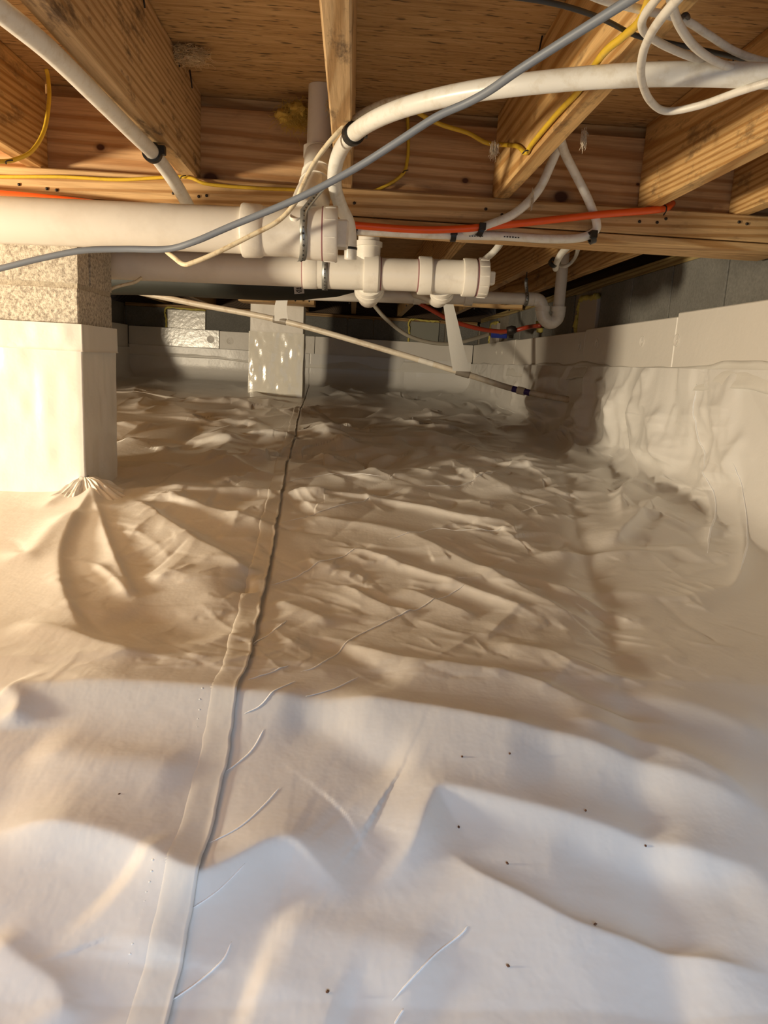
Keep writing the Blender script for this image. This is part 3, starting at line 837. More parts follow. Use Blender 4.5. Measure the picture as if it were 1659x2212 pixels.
def gather(cx, cy, a0, a1, seed, rmax=.11, zt=.05):
    na, nr_ = 150, 26
    pts = np.zeros((nr_, na, 3)); an = np.linspace(a0, a1, na)
    n1_ = vnoise(an * 4.3, an * 0, seed) + .55 * vnoise(an * 11, an * 0, seed + 1)
    e_ = np.clip(np.minimum(an - a0, a1 - an) / .35, 0, 1)
    for j_, t in enumerate(np.linspace(0, 1, nr_)):
        r_ = .012 + rmax * t ** 1.1; rr_ = r_ * (1 + .10 * n1_ * t)
        pts[j_, :, 0] = cx + np.cos(an) * rr_; pts[j_, :, 1] = cy + np.sin(an) * rr_
        g_ = hf(0, pts[j_, :, 1])
        pts[j_, :, 2] = H + g_ - .004 + e_ * zt * (1 - t) ** 1.6 + e_ * .016 * (n1_ + .4 * vnoise(an * 15, np.full(na, t * 6), seed + 3)) * np.sin(math.pi * min(1, t * 1.05)) * (1 - .3 * t)
    return pts
grid_mesh('liner_gather', gather(PX1 + .004, PY0 - .004, -math.pi * .95, math.pi * .42, 81), M_LINW, pr)

QX0, QX1 = P(536, 780, 5.2)[0], P(656, 780, 5.2)[0]
p2 = thing('block_pier', 'far pier fully wrapped in shiny white liner', 'pier', ((QX0 + QX1) / 2, 5.3, z(-.32)))
for k in range(4):
    obj('concrete_block', box(QX0 + .012, QX1 - .012, 5.215, 5.4, z(-.32 + .166 * k), z(-.32 + .166 * (k + 1) - .01), .003), M_BLOCK, p2, smooth=False)
M_LINS = liner_mat('shiny_pier_liner', (0.80, 0.78, 0.70), 0.16)
wrap('liner_wrap', QX0 + .01, QX1 - .01, 5.2, 5.42, z(.165), zfl, p2, 41, amp=.004, mat=M_LINS)
wrap('foam_collar', QX0 + .012, QX1 - .012, 5.2, 5.42, z(.345), lambda x, y: np.full(len(x), z(.15)), p2, 47, amp=.001, nz=14, mat=M_TAPE, off=.002, wav=0)

# ------------------------------------------------------------------ foam boards on the walls, with their plate fasteners
def fastener(parent, c, nrm, r=.02):
    c = np.array(c); nrm = np.array(nrm, float)
    prof = [(-.001, r), (.002, r), (.003, r * .85), (.0018, r * .75), (.0005, r * .2), (.003, r * .15), (.003, .0005)]
    return smoothen(obj('fastener_plate', lathe(c, c + nrm, prof, 20), M_FOAM, parent))
FT = z(.214)
fy = [1.2, 2.45, 3.42, 4.9, 6.60]
tops = [.2125, .2005, .1925, .197]
flab = ['foam board at the right edge of the view with one round dimple', 'foam board on the right wall between the two notched joints',
        'foam board on the right wall behind the pipe penetration', 'dim foam board on the right wall near the far corner']
fb = []
for i in range(4):
    y0, y1 = fy[i] + .002, fy[i + 1] - .002
    o = obj('foam_board', box(XR - IN, XR - .001, y0, y1, z(-.45), z(tops[i]), .003), M_FOAM, smooth=False)
    tag(o, flab[i], 'foam board', 'foam boards on the right wall'); fb.append(o)
for i, (px, py) in enumerate([(1462, 735), (1387, 738), (1289, 742), (1252, 748), (1072, 762), (1084, 762)]):
    c = PX(px, py, XR - IN); k = int(np.searchsorted(fy, c[1]) - 1)
    fastener(fb[min(k, 3)], c, (-1, 0, 0), .021)
bx = [XL + .05, P(474, 722, YB - IN)[0], QX1, XR - IN]
blab = ['shiny foam board on the back wall left of the far pier', 'foam board on the back wall partly behind the far pier', 'foam board on the back wall right of the far pier']
bt = [.200, .196, .196]
bb = []
for i in range(3):
    o = obj('foam_board', box(bx[i] + .002, bx[i + 1] - .002, YB - IN, YB - .001, z(-.4), z(bt[i]), .003), M_FOAM if i else liner_mat('foil_faced_foam', (.74, .72, .66), .22, False), smooth=False)
    tag(o, blab[i], 'foam board', 'foam boards on the back wall'); bb.append(o)
for i, (px, py) in enumerate([(455, 733), (496, 737)]):
    fastener(bb[i], P(px, py, YB - IN), (0, -1, 0), .032)
o = obj('foam_board', box(XL + .001, XL + IN, 4.72, 6.6, z(-.4), z(.205), .003), M_FOAM, smooth=False)
tag(o, 'shadowed foam board on the left wall beyond the near pier', 'foam board')

# tape strip sealing the liner's top edge to the foam on the right wall and back wall
Ye = np.linspace(1.5, 6.55, 400)
zt = LT + .012 * vnoise(Ye * 3, Ye * 0, 61) + .004 * vnoise(Ye * 11, Ye * 0, 62)
uu = np.linspace(0, 1, 8)
pts = np.zeros((8, len(Ye), 3))
for j, t in enumerate(uu):
    pts[j, :, 0] = XR - IN - .003 - .012 * (t > .3) * t + .002 * vnoise(Ye * 9, np.full(len(Ye), t * 3), 63)
    pts[j, :, 1] = Ye; pts[j, :, 2] = z(zt + .012 - .075 * t)
tp = grid_mesh('edge_tape', pts, M_TAPE, thick=.0008)
tag(tp, 'wrinkled tape along the top edge of the liner on the right wall', 'tape')
Xe = np.linspace(XL + .05, XR - .06, 200)
pts = np.zeros((8, len(Xe), 3)); zt = .0 + .02 * vnoise(Xe * 2.5, Xe * 0, 71)
for j, t in enumerate(uu):
    pts[j, :, 0] = Xe; pts[j, :, 1] = YB - IN - .004 - .012 * t + .002 * vnoise(Xe * 9, np.full(len(Xe), t * 3), 73); pts[j, :, 2] = z(zt + .03 - .09 * t)
tag(grid_mesh('edge_tape', pts, M_TAPE, thick=.0008), 'wrinkled tape along the top edge of the liner on the back wall', 'tape')

# foamed-in vent plugs in the block walls
def foam_bead(parent, pts, r):
    pth = catmull(pts, 8); rr = r * (1 + .45 * vnoise(np.arange(len(pth)) * .9, np.arange(len(pth)) * 0.0, int(abs(pts[0][1] * 100)) % 50))
    pth = pth + rng.normal(0, r * .22, pth.shape)
    return obj('spray_foam_bead', sweep(pth, np.abs(rr), 8), M_YFOAM, parent)
def vent_plug_back(px0, px1, py0, py1, label, mat):
    a, b = P(px0, py0, YB - .004), P(px1, py1, YB - .004)
    t = thing('vent_plug', label, 'vent plug', ((a[0] + b[0]) / 2, YB - .004, b[2]))
    obj('panel', box(a[0], b[0], YB - .012, YB + .02, min(a[2], b[2]), max(a[2], b[2]), .003), mat, t, smooth=False)
    foam_bead(t, [(a[0] - .012, YB - .006, b[2]), (a[0] - .012, YB - .006, (a[2] + b[2]) / 2), (a[0] - .01, YB - .006, a[2] + .01), ((a[0] + b[0]) / 2, YB - .006, a[2] + .012), (b[0], YB - .006, a[2] + .008)], .008)
    return t
vent_plug_back(362, 444, 668, 716, 'shiny foam vent plug on the back wall left of the far pier', liner_mat('foil_vent_panel', (.72, .69, .62), .22, False))
vent_plug_back(888, 946, 694, 745, 'grey foam vent plug on the back wall behind the grey hose', simple('grey_vent_panel', (.26, .26, .22), .6))
def vent_plug_right(pxa, pxb, py0, py1, label):
    a, b = PX(pxa, py0, XR - .004), PX(pxb, py1, XR - .004)
    t = thing('vent_plug', label, 'vent plug', (XR - .004, (a[1] + b[1]) / 2, z(.18)))
    obj('panel', box(XR - .014, XR + .02, min(a[1], b[1]), max(a[1], b[1]), z(.18), z(TOPW - .04), .003), simple('pinkish_vent_panel', (.50, .44, .38), .55), t, smooth=False)
    y = max(a[1], b[1]) + .01
    foam_bead(t, [(XR - .01, y, z(.18)), (XR - .012, y + .01, z(.25)), (XR - .01, y, z(.32)), (XR - .008, y - .03, z(TOPW - .035)), (XR - .008, y - .2, z(TOPW - .038)), (XR - .008, min(a[1], b[1]), z(TOPW - .04))], .012)
vent_plug_right(1258, 1288, 640, 710, 'pinkish foam vent plug on the right wall beside the trap')
vent_plug_right(1064, 1074, 690, 740, 'foam vent plug with yellow bead in the far right corner')
ob = obj('spray_foam_blob', sweep(catmull([PX(1166, 695, XR - .01), PX(1164, 703, XR - .012), PX(1168, 712, XR - .012), PX(1160, 716, XR - .01)], 6), [.012, .02, .024, .018, .02, .024, .02, .014, .02, .024, .022, .02, .022, .018, .016, .012, .01, .008, .005][:19], 8), M_YFOAM)
tag(ob, 'yellow spray foam around the hose penetration behind the trap', 'spray foam')

# ------------------------------------------------------------------ drain pipes
R3, R2, R15 = .0445, .0302, .0242
def hubp(r, L, lip=.0055): return [(0, r), (.0, r + lip), (.004, r + lip + .0012), (L - .006, r + lip + .0008), (L, r + .002), (L, r)]
def fitting(name, a, b, prof, parent, mat=M_PVCF):
    return smoothen(obj(name, lathe(a, b, prof), mat, parent), 35)
def ring(name, c, d, r, w, mat, parent):
    c, d = np.array(c), np.array(d) / np.linalg.norm(d)
    return smoothen(obj(name, lathe(c - d * w / 2, c + d * w / 2, [(0, r - .002), (0, r), (w, r), (w, r - .002)]), mat, parent))
def hubs_mark(px): pass

# near drain
Y1 = 1.58
A = P(-160, 468, Y1); B = P(640, 503, Y1); dx = (B - A) / np.linalg.norm(B - A)
def ax1(px):
    t = (P(px, 500, Y1)[0] - A[0]) / dx[0]; return A + dx * t
n1 = thing('drain_pipe', 'nearest thick white drain pipe running in front of the block pier', 'pipe', tuple(ax1(300)))
smoothen(obj('pipe', plain(ax1(-160), ax1(540), R3), M_PVC, n1))
fitting('hub', ax1(524), ax1(568), [(0, R3), (0, R3 + .006), (.003, R3 + .0075), (.036, R3 + .0065), (.044, R3 + .002)], n1)
fitting('wye_body', ax1(562), ax1(700), [(0, R3 + .003), (.03, R3 + .0025), (.062, R3 + .002), (.085, R3 + .006), (.13, R3 + .007), (np.linalg.norm(ax1(700) - ax1(562)), R3 + .007)], n1)
ring('primer_ring', ax1(697.5), dx, R3 + .0078, .0025, M_PRIM, n1)
capv = fitting('cleanout_hub', ax1(699), ax1(728), [(0, R3 + .0065), (.001, R3 + .0085), (.026, R3 + .0095), (.0285, R3 + .008), (.0285, .02)], n1)
for k in range(10):     # raised lugs of the hub
    a = k * 2 * math.pi / 10 + .25
    c = lin(ax1(701), ax1(727), .5) + np.array([0, math.cos(a), math.sin(a)]) * (R3 + .0088)
    v, f = box(-.0105, .0105, -.0012, .0012, -.0008, .0008)
    v = np.array(v); Rx = np.array([[1, 0, 0], [0, math.cos(a), -math.sin(a)], [0, math.sin(a), math.cos(a)]])
    obj('rib', ((v @ Rx.T) + c, f), M_PVCF, capv, smooth=False)
v, f = box(-.012, .014, -.026, .026, -.026, .026, .004); obj('square_plug', (np.array(v) + ax1(738), f), M_PVCF, n1, smooth=False)
# moulded size mark on the wye
fitting('moulded_mark', P(638, 468, Y1 - .0405), P(638, 468, Y1 - .0405) + np.array([0, -.6, .8]), [(-.004, .0115), (.0012, .0115), (.002, .0105), (.0008, .0095), (.0008, .0005)], n1)
# branch neck rising to the vertical riser
top = P(690, 392, 1.77); bot = ax1(655)
fitting('branch_neck', bot, top, [(0, .036), (.05, .036), (np.linalg.norm(top - bot) - .005, .0335), (np.linalg.norm(top - bot), .030)], n1)
ed = catmull([P(655, 470, 1.59), P(668, 430, 1.68), P(683, 395, 1.76), P(688, 362, 1.815), P(690, 330, 1.835)], 6)
obj('elbow', sweep(ed, R2 + .0035, 28), M_PVCF, n1)
for (q, w) in ((P(681, 402, 1.745), .006), (P(686, 380, 1.785), .006)):
    ring('elbow_lip', q, P(688, 350, 1.825) - P(676, 412, 1.72), R2 + .0062, w, M_PVCF, n1)
ra, rb_ = P(689, 350, 1.84), P(692, 175, 1.84); ra[2] -= .0; rb_ = np.array([ra[0], ra[1], z(JT) - .0005]) 
smoothen(obj('riser', plain(ra, rb_, R2 - .001), M_PVC, n1))
hb = P(689, 352, 1.84); fitting('coupling', hb, hb + np.array([0, 0, 1.]), [(-.002, R2), (.004, R2 + .003), (.010, R2 + .0062), (.034, R2 + .0062), (.036, R2)], n1)

# second drain behind the pier
Y2 = 2.20
A2 = P(150, 564, Y2); B2 = P(850, 593, Y2); d2 = (B2 - A2) / np.linalg.norm(B2 - A2)
def ax2(px):
    t = (P(px, 585, Y2)[0] - A2[0]) / d2[0]; return A2 + d2 * t
n2 = thing('drain_pipe', 'second white drain pipe passing behind the pier, with a cleanout plug', 'pipe', tuple(ax2(500)))
smoothen(obj('pipe', plain(ax2(150), ax2(1000), R3), M_PVC, n2))
D = lambda a, b: np.linalg.norm(ax2(b) - ax2(a))
fitting('hub', ax2(655), ax2(688), hubp(R3, D(655, 688), .004), n2)
fitting('tee_body', ax2(686), ax2(790), [(0, R3 + .003), (D(686, 790), R3 + .002)], n2)
fitting('hub', ax2(786), ax2(821), hubp(R3, D(786, 821), .007), n2)
fitting('hub', ax2(904), ax2(935), hubp(R3, D(904, 935), .0075), n2)
fitting('wye_body', ax2(934), ax2(1004), [(0, R3 + .003), (D(934, 1000), R3 + .002), (D(934, 1004), R3 + .005)], n2)
fitting('hub', ax2(1000), ax2(1031), hubp(R3, D(1000, 1031), .0075), n2)
for px in (654, 822.5, 902.5): ring('primer_ring', ax2(px), d2, R3 + .0012, .003, M_PRIM, n2)
ring('primer_ring', ax2(1031), d2, R3 + .008, .0025, M_PRIM, n2)
c2 = fitting('cleanout_hub', ax2(1031.5), ax2(1054), [(0, R3 + .006), (.0, R3 + .0085), (.027, R3 + .009), (.030, R3 + .007), (.030, .02)], n2)
for k in range(12):
    a = k * 2 * math.pi / 12
    c = lin(ax2(1033), ax2(1052), .5) + np.array([0, math.cos(a), math.sin(a)]) * (R3 + .009)
    v, f = box(-.012, .012, -.0015, .0015, -.0014, .0014); v = np.array(v)
    Rx = np.array([[1, 0, 0], [0, math.cos(a), -math.sin(a)], [0, math.sin(a), math.cos(a)]])
    obj('rib', ((v @ Rx.T) + c, f), M_PVCF, c2, smooth=False)
v, f = box(-.010, .012, -.018, .018, -.018, .018, .003); obj('square_plug', (np.array(v) + ax2(1060), f), M_PVCF, n2, smooth=False)
# riser from the tee going up behind the girder
ra = P(795, 560, 2.20); fitting('riser_hub', np.array([ra[0], Y2, z(.267)]), np.array([ra[0], Y2, z(.4)]), [(0, R2 + .004), (.052, R2 + .004), (.053, R2 + .0085), (.066, R2 + .0085), (.068, R2)], n2)
smoothen(obj('riser', plain(np.array([ra[0], Y2, z(.30)]), np.array([ra[0], Y2, z(JT) - .001]), R2), M_PVC, n2))
# downward branch outlets seen from below
for (px, r, q) in ((797, .040, -.6), (955, .031, -.62)):
    s = ax2(px); dv = np.array([.12 if px > 900 else .05, .74, q * .75]); dv /= np.linalg.norm(dv); L = .080
    e = s + dv * L
    fitting('branch_outlet', s, e, [(0, r - .004), (L * .55, r - .004), (L * .57, r + .003), (L * .74, r + .0035), (L * .745, r + .001), (L * .80, r + .001), (L * .805, r + .0035), (L, r + .004), (L, r - .006)], n2)
    obj('branch_pipe', sweep(catmull([e - dv * .01, e + np.array([0, .08, -.01]), e + np.array([0, .4, .03]), np.array([e[0], 3.24, z(.30)])], 6), r - .007, 20), M_PVC, n2)

# third drain with the trap, by the right wall
Y3 = 3.25
A3 = P(520, 626, Y3); B3 = P(1150, 646, Y3); 
def ax3(px): 
    t = (P(px, 640, Y3)[0] - A3[0]) / (B3 - A3)[0]; return A3 + (B3 - A3) * t
n3 = thing('drain_pipe', 'thin far drain pipe ending in a curved trap by the right wall', 'pipe', tuple(ax3(900)))
smoothen(obj('pipe', plain(ax3(520), ax3(905), R2 + .004), M_PVC, n3))
smoothen(obj('pipe', plain(ax3(900), ax3(1150), R15 + .001), M_PVC, n3))
L3 = lambda a, b: np.linalg.norm(ax3(b) - ax3(a))
fitting('tee_body', ax3(893), ax3(1020), [(0, R2 + .003), (0, R2 + .0075), (.03, R2 + .0075), (.032, R2 + .002), (L3(893, 1020) - .035, R2 + .002), (L3(893, 1020) - .033, R2 + .0065), (L3(893, 1020), R2 + .0065), (L3(893, 1020), R15)], n3)
fitting('hub', ax3(1140), ax3(1152), [(0, R15), (0, R15 + .005), (L3(1140, 1152), R15 + .005), (L3(1140, 1152) + .004, R15 + .001)], n3)
tr = [P(1150, 645, Y3), P(1164, 649, Y3), P(1171, 662, Y3), P(1172, 678, Y3), P(1177, 690, Y3), P(1189, 697, Y3), P(1202, 690, Y3), P(1207, 677, Y3), P(1207, 664, Y3)]
obj('trap_bend', sweep(catmull(tr, 6), R15 + .0035, 20), M_PVCF, n3)
for (px, py) in ((1172, 667), (1206.5, 668)):
    ring('trap_lip', P(px, py, Y3), (0, 0, 1), R15 + .0068, .022, M_PVCF, n3)
q0, q1 = P(1206.5, 668, Y3), P(1210, 555, Y3)
smoothen(obj('riser', plain(q0, np.array([q0[0], q0[1], z(.55)]), R15), M_PVC, n3))

# dark wrapped duct behind the second drain
ctr = catmull([P(60, 604, 2.75), P(300, 606, 2.75), P(450, 612, 2.75), P(580, 614, 2.75), P(680, 617, 2.75), P(775, 627, 2.75)], 8)
rr = np.interp(np.linspace(0, 1, len(ctr)), [0, .35, .6, .75, .9, 1], [.056, .054, .062, .058, .036, .004])
dk = thing('dark_duct', 'black wrapped duct sagging under the second drain pipe', 'duct', tuple(ctr[20]))
obj('duct_body', sweep(ctr, rr, 24, flat=.9), M_DUCT, dk)
st = obj('sticker', box(-.017, .017, -.0006, .0006, -.0115, .0115), M_PAPER, dk, smooth=False)
sp = P(646, 627, 2.66); st.matrix_parent_inverse = Matrix.Identity(4); st.location = Vector(sp) - dk.location; st.rotation_euler = (0, -.12, 0)
for i, (dx_, dz_, w_) in enumerate([(-.006, .006, .0022), (0, .006, .0022), (.006, .006, .0022), (0, 0, .011), (-.006, -.004, .003), (-.001, -.007, .003), (.005, -.005, .0045)]):
    v, f = box(-w_, w_, -.0013, -.0007, -.0013 if i > 2 else -.0028, .0013 if i > 2 else .0028)
    v = np.array(v) + np.array([dx_, 0, dz_]); k = obj('print_mark', (v, f), M_INK, st, smooth=False); k.matrix_parent_inverse = Matrix.Identity(4)

# ------------------------------------------------------------------ tubes and cables
def cable(name, label, cat, pts, r, mat, group=None, n=10, flat=1.0, sub=10):
    path = catmull([P(*q) if len(q) == 3 else (PZ(q[0], q[1], q[3]) if len(q) == 4 else PX(q[0], q[1], q[4])) for q in pts], sub)
    t = obj(name, sweep(path, r, n, flat=flat), mat)
    return tag(t, label, cat, group), path
def clip(name, label, c, d, r, w=.014, parent=None):
    """black plastic half clamp: a U round the tube with a nail ear"""
    c = np.array(c); d = np.array(d, float); d /= np.linalg.norm(d)
    t = thing(name, label, 'pipe clip', tuple(c))
    V, Fc = lathe(c - d * w / 2, c + d * w / 2, [(0, r), (0, r + .005), (w, r + .005), (w, r), (0, r)], 20, cap=False)
    smoothen(obj('band', (V, Fc), M_CLIP, t))
    side = np.cross(d, [0, 0, 1.0]); side /= np.linalg.norm(side) + 1e-9
    v, f = box(-.008, .008, -.007, .007, -.007, .010, .001)
    obj('nail_ear', (np.array(v) + c + side * (r + .004) + np.array([0, 0, .004]), f), M_CLIP, t, smooth=False)
    return t

RP = .0143
cb, pth = cable('water_tube', 'thick white water tube clipped under the big left joist', 'tube',
     [(-120, -75, 0, .392), (0, 22, 0, .392), (110, 112, 0, .392), (210, 210, 0, .392), (290, 290, 0, .391), (332, 332, 0, .389), (368, 380, 0, .37), (396, 425, 0, .345), (420, 470, 0, .32)], RP, M_PEX, n=18)
clip('tube_clip', 'black clip holding the left white tube to the big joist', PZ(329, 330, .389), PZ(340, 341, .389) - PZ(318, 318, .389), RP)
cb, pth = cable('water_tube', 'thick white water tube arching across the middle joist and down to the drains', 'tube',
     [(1790, 170, 0, .355), (1659, 164, 0, .36), (1500, 160, 0, .368), (1380, 162, 0, .374), (1250, 170, 0, .38), (1100, 186, 0, .383), (980, 205, 0, .386), (880, 230, 0, .388), (810, 258, 0, .389), (765, 288, 0, .390), (737, 322, 1.52), (724, 362, 1.58), (724, 405, 1.64), (736, 445, 1.70), (752, 480, 1.74), (757, 515, 1.76), (757, 560, 1.77)], RP, M_PEX, n=18)
clip('tube_clip', 'black clip holding the arching white tube under the middle joist', PZ(763, 289, .390), PZ(745, 310, .386) - PZ(790, 270, .39), RP)
for py, r in ((502, .0022), (512, .0012), (537, .0025)):
    q = P(757, py, 1.765); o = obj('black_band', lathe(q - np.array([0, 0, r]), q + np.array([0, 0, r]), [(0, RP), (0, RP + .0012), (2 * r, RP + .0012), (2 * r, RP)], 16), M_CLIP, cb)
RH = .0085
cable('orange_tube', 'orange red tube running along the girder to the right', 'tube',
      [(700, 480, 1.86), (760, 486, 1.86), (900, 496, 1.87), (1000, 494, 1.87), (1100, 485, 1.87), (1200, 474, 1.87), (1300, 463, 1.87), (1400, 455, 1.88), (1438, 449, 1.89), (1452, 440, 1.93)], RH, M_PEXO, n=14)
cable('orange_tube', 'orange red tube above the near drain at the left edge', 'tube',
      [(-80, 412, 1.86), (0, 419, 1.86), (60, 424, 1.86), (120, 430, 1.86), (180, 437, 1.86), (300, 452, 1.87)], RH, M_PEXO, n=14)
RT = .0105
cbw, _ = cable('white_tube', 'thin white tube under the girder bending up beside the mouldy joist', 'tube',
      [(757, 497, 1.90), (850, 502, 1.90), (980, 508, 1.90), (1080, 510, 1.90), (1180, 516, 1.90), (1250, 514, 1.90), (1284, 500, 1.89), (1288, 478, 1.885), (1270, 430, 1.88), (1245, 380, 1.87), (1222, 335, 1.82), (1210, 300, 1.75)], RT, M_PEX, n=14)
cable('white_tube', 'thin white tube sloping down from behind the mouldy joist to the girder', 'tube',
      [(1212, 300, 1.78), (1190, 355, 1.84), (1160, 415, 1.86), (1110, 462, 1.865), (1050, 488, 1.87), (1010, 500, 1.89), (985, 508, 1.93)], RT, M_PEX, n=14)
cable('white_tube', 'short white tube curving from the girder to the far joist clip', 'tube',
      [(1268, 516, 1.98), (1240, 524, 2.05), (1215, 545, 2.25), (1202, 568, 2.42), (1200, 580, 2.5)], RT * .95, M_PEX, n=14)
cable('white_tube', 'thin white tube dropping behind the second drain cleanout', 'tube',
      [(1090, 505, 2.15), (1078, 530, 2.25), (1058, 552, 2.35), (1030, 572, 2.5)], RT * .95, M_PEX, n=14)
cable('white_tube', 'pale thin tube looped behind the trap standpipe', 'tube',
      [(1258, 518, 0, .412), (1250, 535, 0, .40), (1240, 560, 3.0), (1222, 575, 3.05), (1200, 572, 3.1)], .007, M_PEX, n=10)
for (px, py, Y, lab, d) in [(979, 508, 1.90, 'black clip on the tube below the girder near the drain cleanout', (1, 0, -.0)), (1038, 497, 1.875, 'black clip where the sloping tube meets the girder', (1, .1, -.3)),
                          (1278, 513, 1.89, 'black clip at the bend of the tube under the girder', (1, 0, .4)), (1196, 567, 2.42, 'black clip holding the short tube to the far joist', (-.3, 1, -.5)),
                          (1243, 524, 2.05, 'black clip where the short tube leaves the girder', (-1, 1, -.3)), (766, 497, 1.90, 'black clip beside the banded vertical tube', (1, 0, 0))]:
    clip('tube_clip', lab, P(px, py, Y), d, RT, .013)

cable('grey_cable', 'long grey cable sagging across the whole view in front of everything', 'cable',
      [(-80, 598, 1.28), (0, 580, 1.27), (90, 558, 1.26), (180, 541, 1.25), (270, 538, 1.24), (360, 538, 1.22), (420, 522, 1.20), (500, 488, 1.18), (640, 430, 1.14), (760, 368, 1.10), (850, 312, 1.06), (940, 254, 1.02), (1010, 222, .99), (1060, 194, .96), (1120, 152, .92), (1220, 88, .87), (1320, 25, .82), (1400, -25, .78)], .0050, M_GREYC, n=12)
cable('black_cable', 'thin black cable at the upper right', 'cable',
      [(1100, -8, 0, .40), (1180, 4, 0, .40), (1250, 22, 0, .40), (1310, 45, 0, .40), (1370, 75, 0, .40), (1430, 90, 0, .40), (1510, 106, 0, .398), (1590, 124, 0, .396), (1659, 138, 0, .394), (1750, 150, 0, .392)], .0030, M_BLKC)
cable('white_cable', 'white cable making the lowest big loop at the upper right', 'cable',
      [(1760, 150, 0, 0.345), (1659, 178, 0, 0.345), (1590, 200, 0, 0.345), (1510, 228, 0, 0.345), (1440, 240, 0, 0.345), (1405, 218, 0, 0.345), (1386, 172, 0, 0.345), (1388, 120, 0, 0.345), (1405, 75, 0, 0.345), (1432, 35, 0, 0.345), (1475, -15, 0, 0.345)], .0047, M_WC, n=10)
cable('white_cable', 'white cable sweeping from the top down to the right edge', 'cable',
      [(1440, -40, 0, 0.368), (1452, 10, 0, 0.368), (1468, 55, 0, 0.368), (1500, 100, 0, 0.368), (1545, 132, 0, 0.368), (1600, 152, 0, 0.368), (1659, 160, 0, 0.368), (1760, 165, 0, 0.368)], .0047, M_WC, n=10)
cable('white_cable', 'white cable with a small bight left of the big loop', 'cable',
      [(1450, -40, 0, 0.38), (1412, 5, 0, 0.38), (1390, 38, 0, 0.38), (1388, 62, 0, 0.38), (1408, 82, 0, 0.38), (1450, 105, 0, 0.38), (1510, 128, 0, 0.38), (1580, 142, 0, 0.38), (1659, 147, 0, 0.38), (1760, 150, 0, 0.38)], .0047, M_WC, n=10)
cable('white_cable', 'straight white cable stapled to the mouldy joist near the top', 'cable',
      [(1260, -18, 0, 0.392), (1310, 2, 0, 0.392), (1400, 24, 0, 0.392), (1475, 42, 0, 0.392), (1530, 75, 0, 0.392), (1590, 112, 0, 0.392), (1659, 134, 0, 0.392), (1760, 145, 0, 0.392)], .0045, M_WC, n=10)
stp = obj('cable_staple', sweep(catmull([PZ(1470, 54, .402), PZ(1474, 36, .388), PZ(1484, 32, .388), PZ(1489, 50, .402)], 5), .0025, 6), M_STEEL)
tag(stp, 'rusty staple holding a white cable to the joist', 'staple')
cable('cream_cable', 'dirty cream cable strung along the arching tube and hanging in a bight over the drains', 'cable',
      [(1330, 182, 1.13), (1200, 192, 1.18), (1060, 204, 1.24), (940, 208, 1.31), (850, 214, 1.38), (780, 244, 1.42), (725, 292, 1.43), (680, 350, 1.45), (652, 405, 1.46), (636, 440, 1.47), (600, 478, 1.48), (540, 510, 1.49), (470, 545, 1.50), (420, 566, 1.51), (397, 571, 1.52), (375, 556, 1.56), (360, 544, 1.66)], .0046, M_OLD, n=10, sub=12)
cable('cream_cable', 'short piece of dirty cream cable beside the pier under the second drain', 'cable',
      [(306, 600, 2.14), (290, 610, 2.13), (265, 616, 2.12), (245, 622, 2.115), (225, 632, 2.13)], .0045, M_OLD)
cable('yellow_cable', 'yellow cable coming out of the subfloor beside the upper left joist', 'cable',
      [(100, 150, 1.66), (104, 170, 1.66), (106, 215, 1.64), (96, 280, 1.60), (70, 325, 1.56), (35, 344, 1.52), (0, 349, 1.48), (-60, 346, 1.42)], .0040, M_YEL)
cable('yellow_cable', 'yellow cable lying along the ledger and rising up the girder face', 'cable',
      [(-80, 378, 1.88), (0, 382, 1.885), (130, 382, 1.885), (260, 388, 1.885), (395, 382, 1.885), (450, 398, 1.885), (560, 407, 1.89), (650, 411, 1.90), (760, 424, 1.91), (820, 408, 1.92), (868, 378, 1.925), (880, 345, 1.93), (882, 300, 1.93), (880, 245, 1.925), (878, 205, 1.80)], .0040, M_YEL)
cable('yellow_cable', 'yellow cable stapled on the side of the mouldy joist', 'cable',
      [(880, 225, 1.72), (900, 242, 1.72), (950, 268, 1.74), (1010, 287, 1.76), (1050, 308, 1.75), (1092, 313, 0, 0, .318), (1118, 316, 0, 0, .319), (1136, 330, 0, 0, .319), (1150, 310, 0, 0, .319), (1200, 250, 0, 0, .319), (1250, 196, 0, 0, .319), (1300, 120, 0, .396), (1345, 80, 0, .396), (1382, 45, 0, .39), (1410, -20, 0, .385)], .0048, M_YEL)
for (px, py, Y, lab) in [(1137, 326, 1.61, 'staple pinning the yellow cable to the mouldy joist'), (395, 381, 1.88, 'staple on the yellow cable at the foot of the big left joist'), (876, 369, 1.92, 'staple on the yellow cable on the girder face'), (18, 348, 1.49, 'staple on the yellow cable under the upper left joist')]:
    c = P(px, py, Y - .006) if px != 1137 else PX(px, py, .314)
    tag(obj('cable_staple', sweep(catmull([c + np.array([-.006, .004, -.004]), c + np.array([-.003, -.002, -.001]), c + np.array([.003, -.002, .001]), c + np.array([.006, .004, .003])], 4), .0014, 6), M_STEEL), lab, 'staple')
c = P(1437, 452, 1.875); tag(obj('cable_staple', sweep(catmull([c + np.array([0, .01, .012]), c + np.array([0, -.006, .004]), c + np.array([0, -.006, -.006]), c + np.array([0, .006, -.012])], 4), .0018, 6), M_STEEL), 'staple holding the end of the orange tube', 'staple')

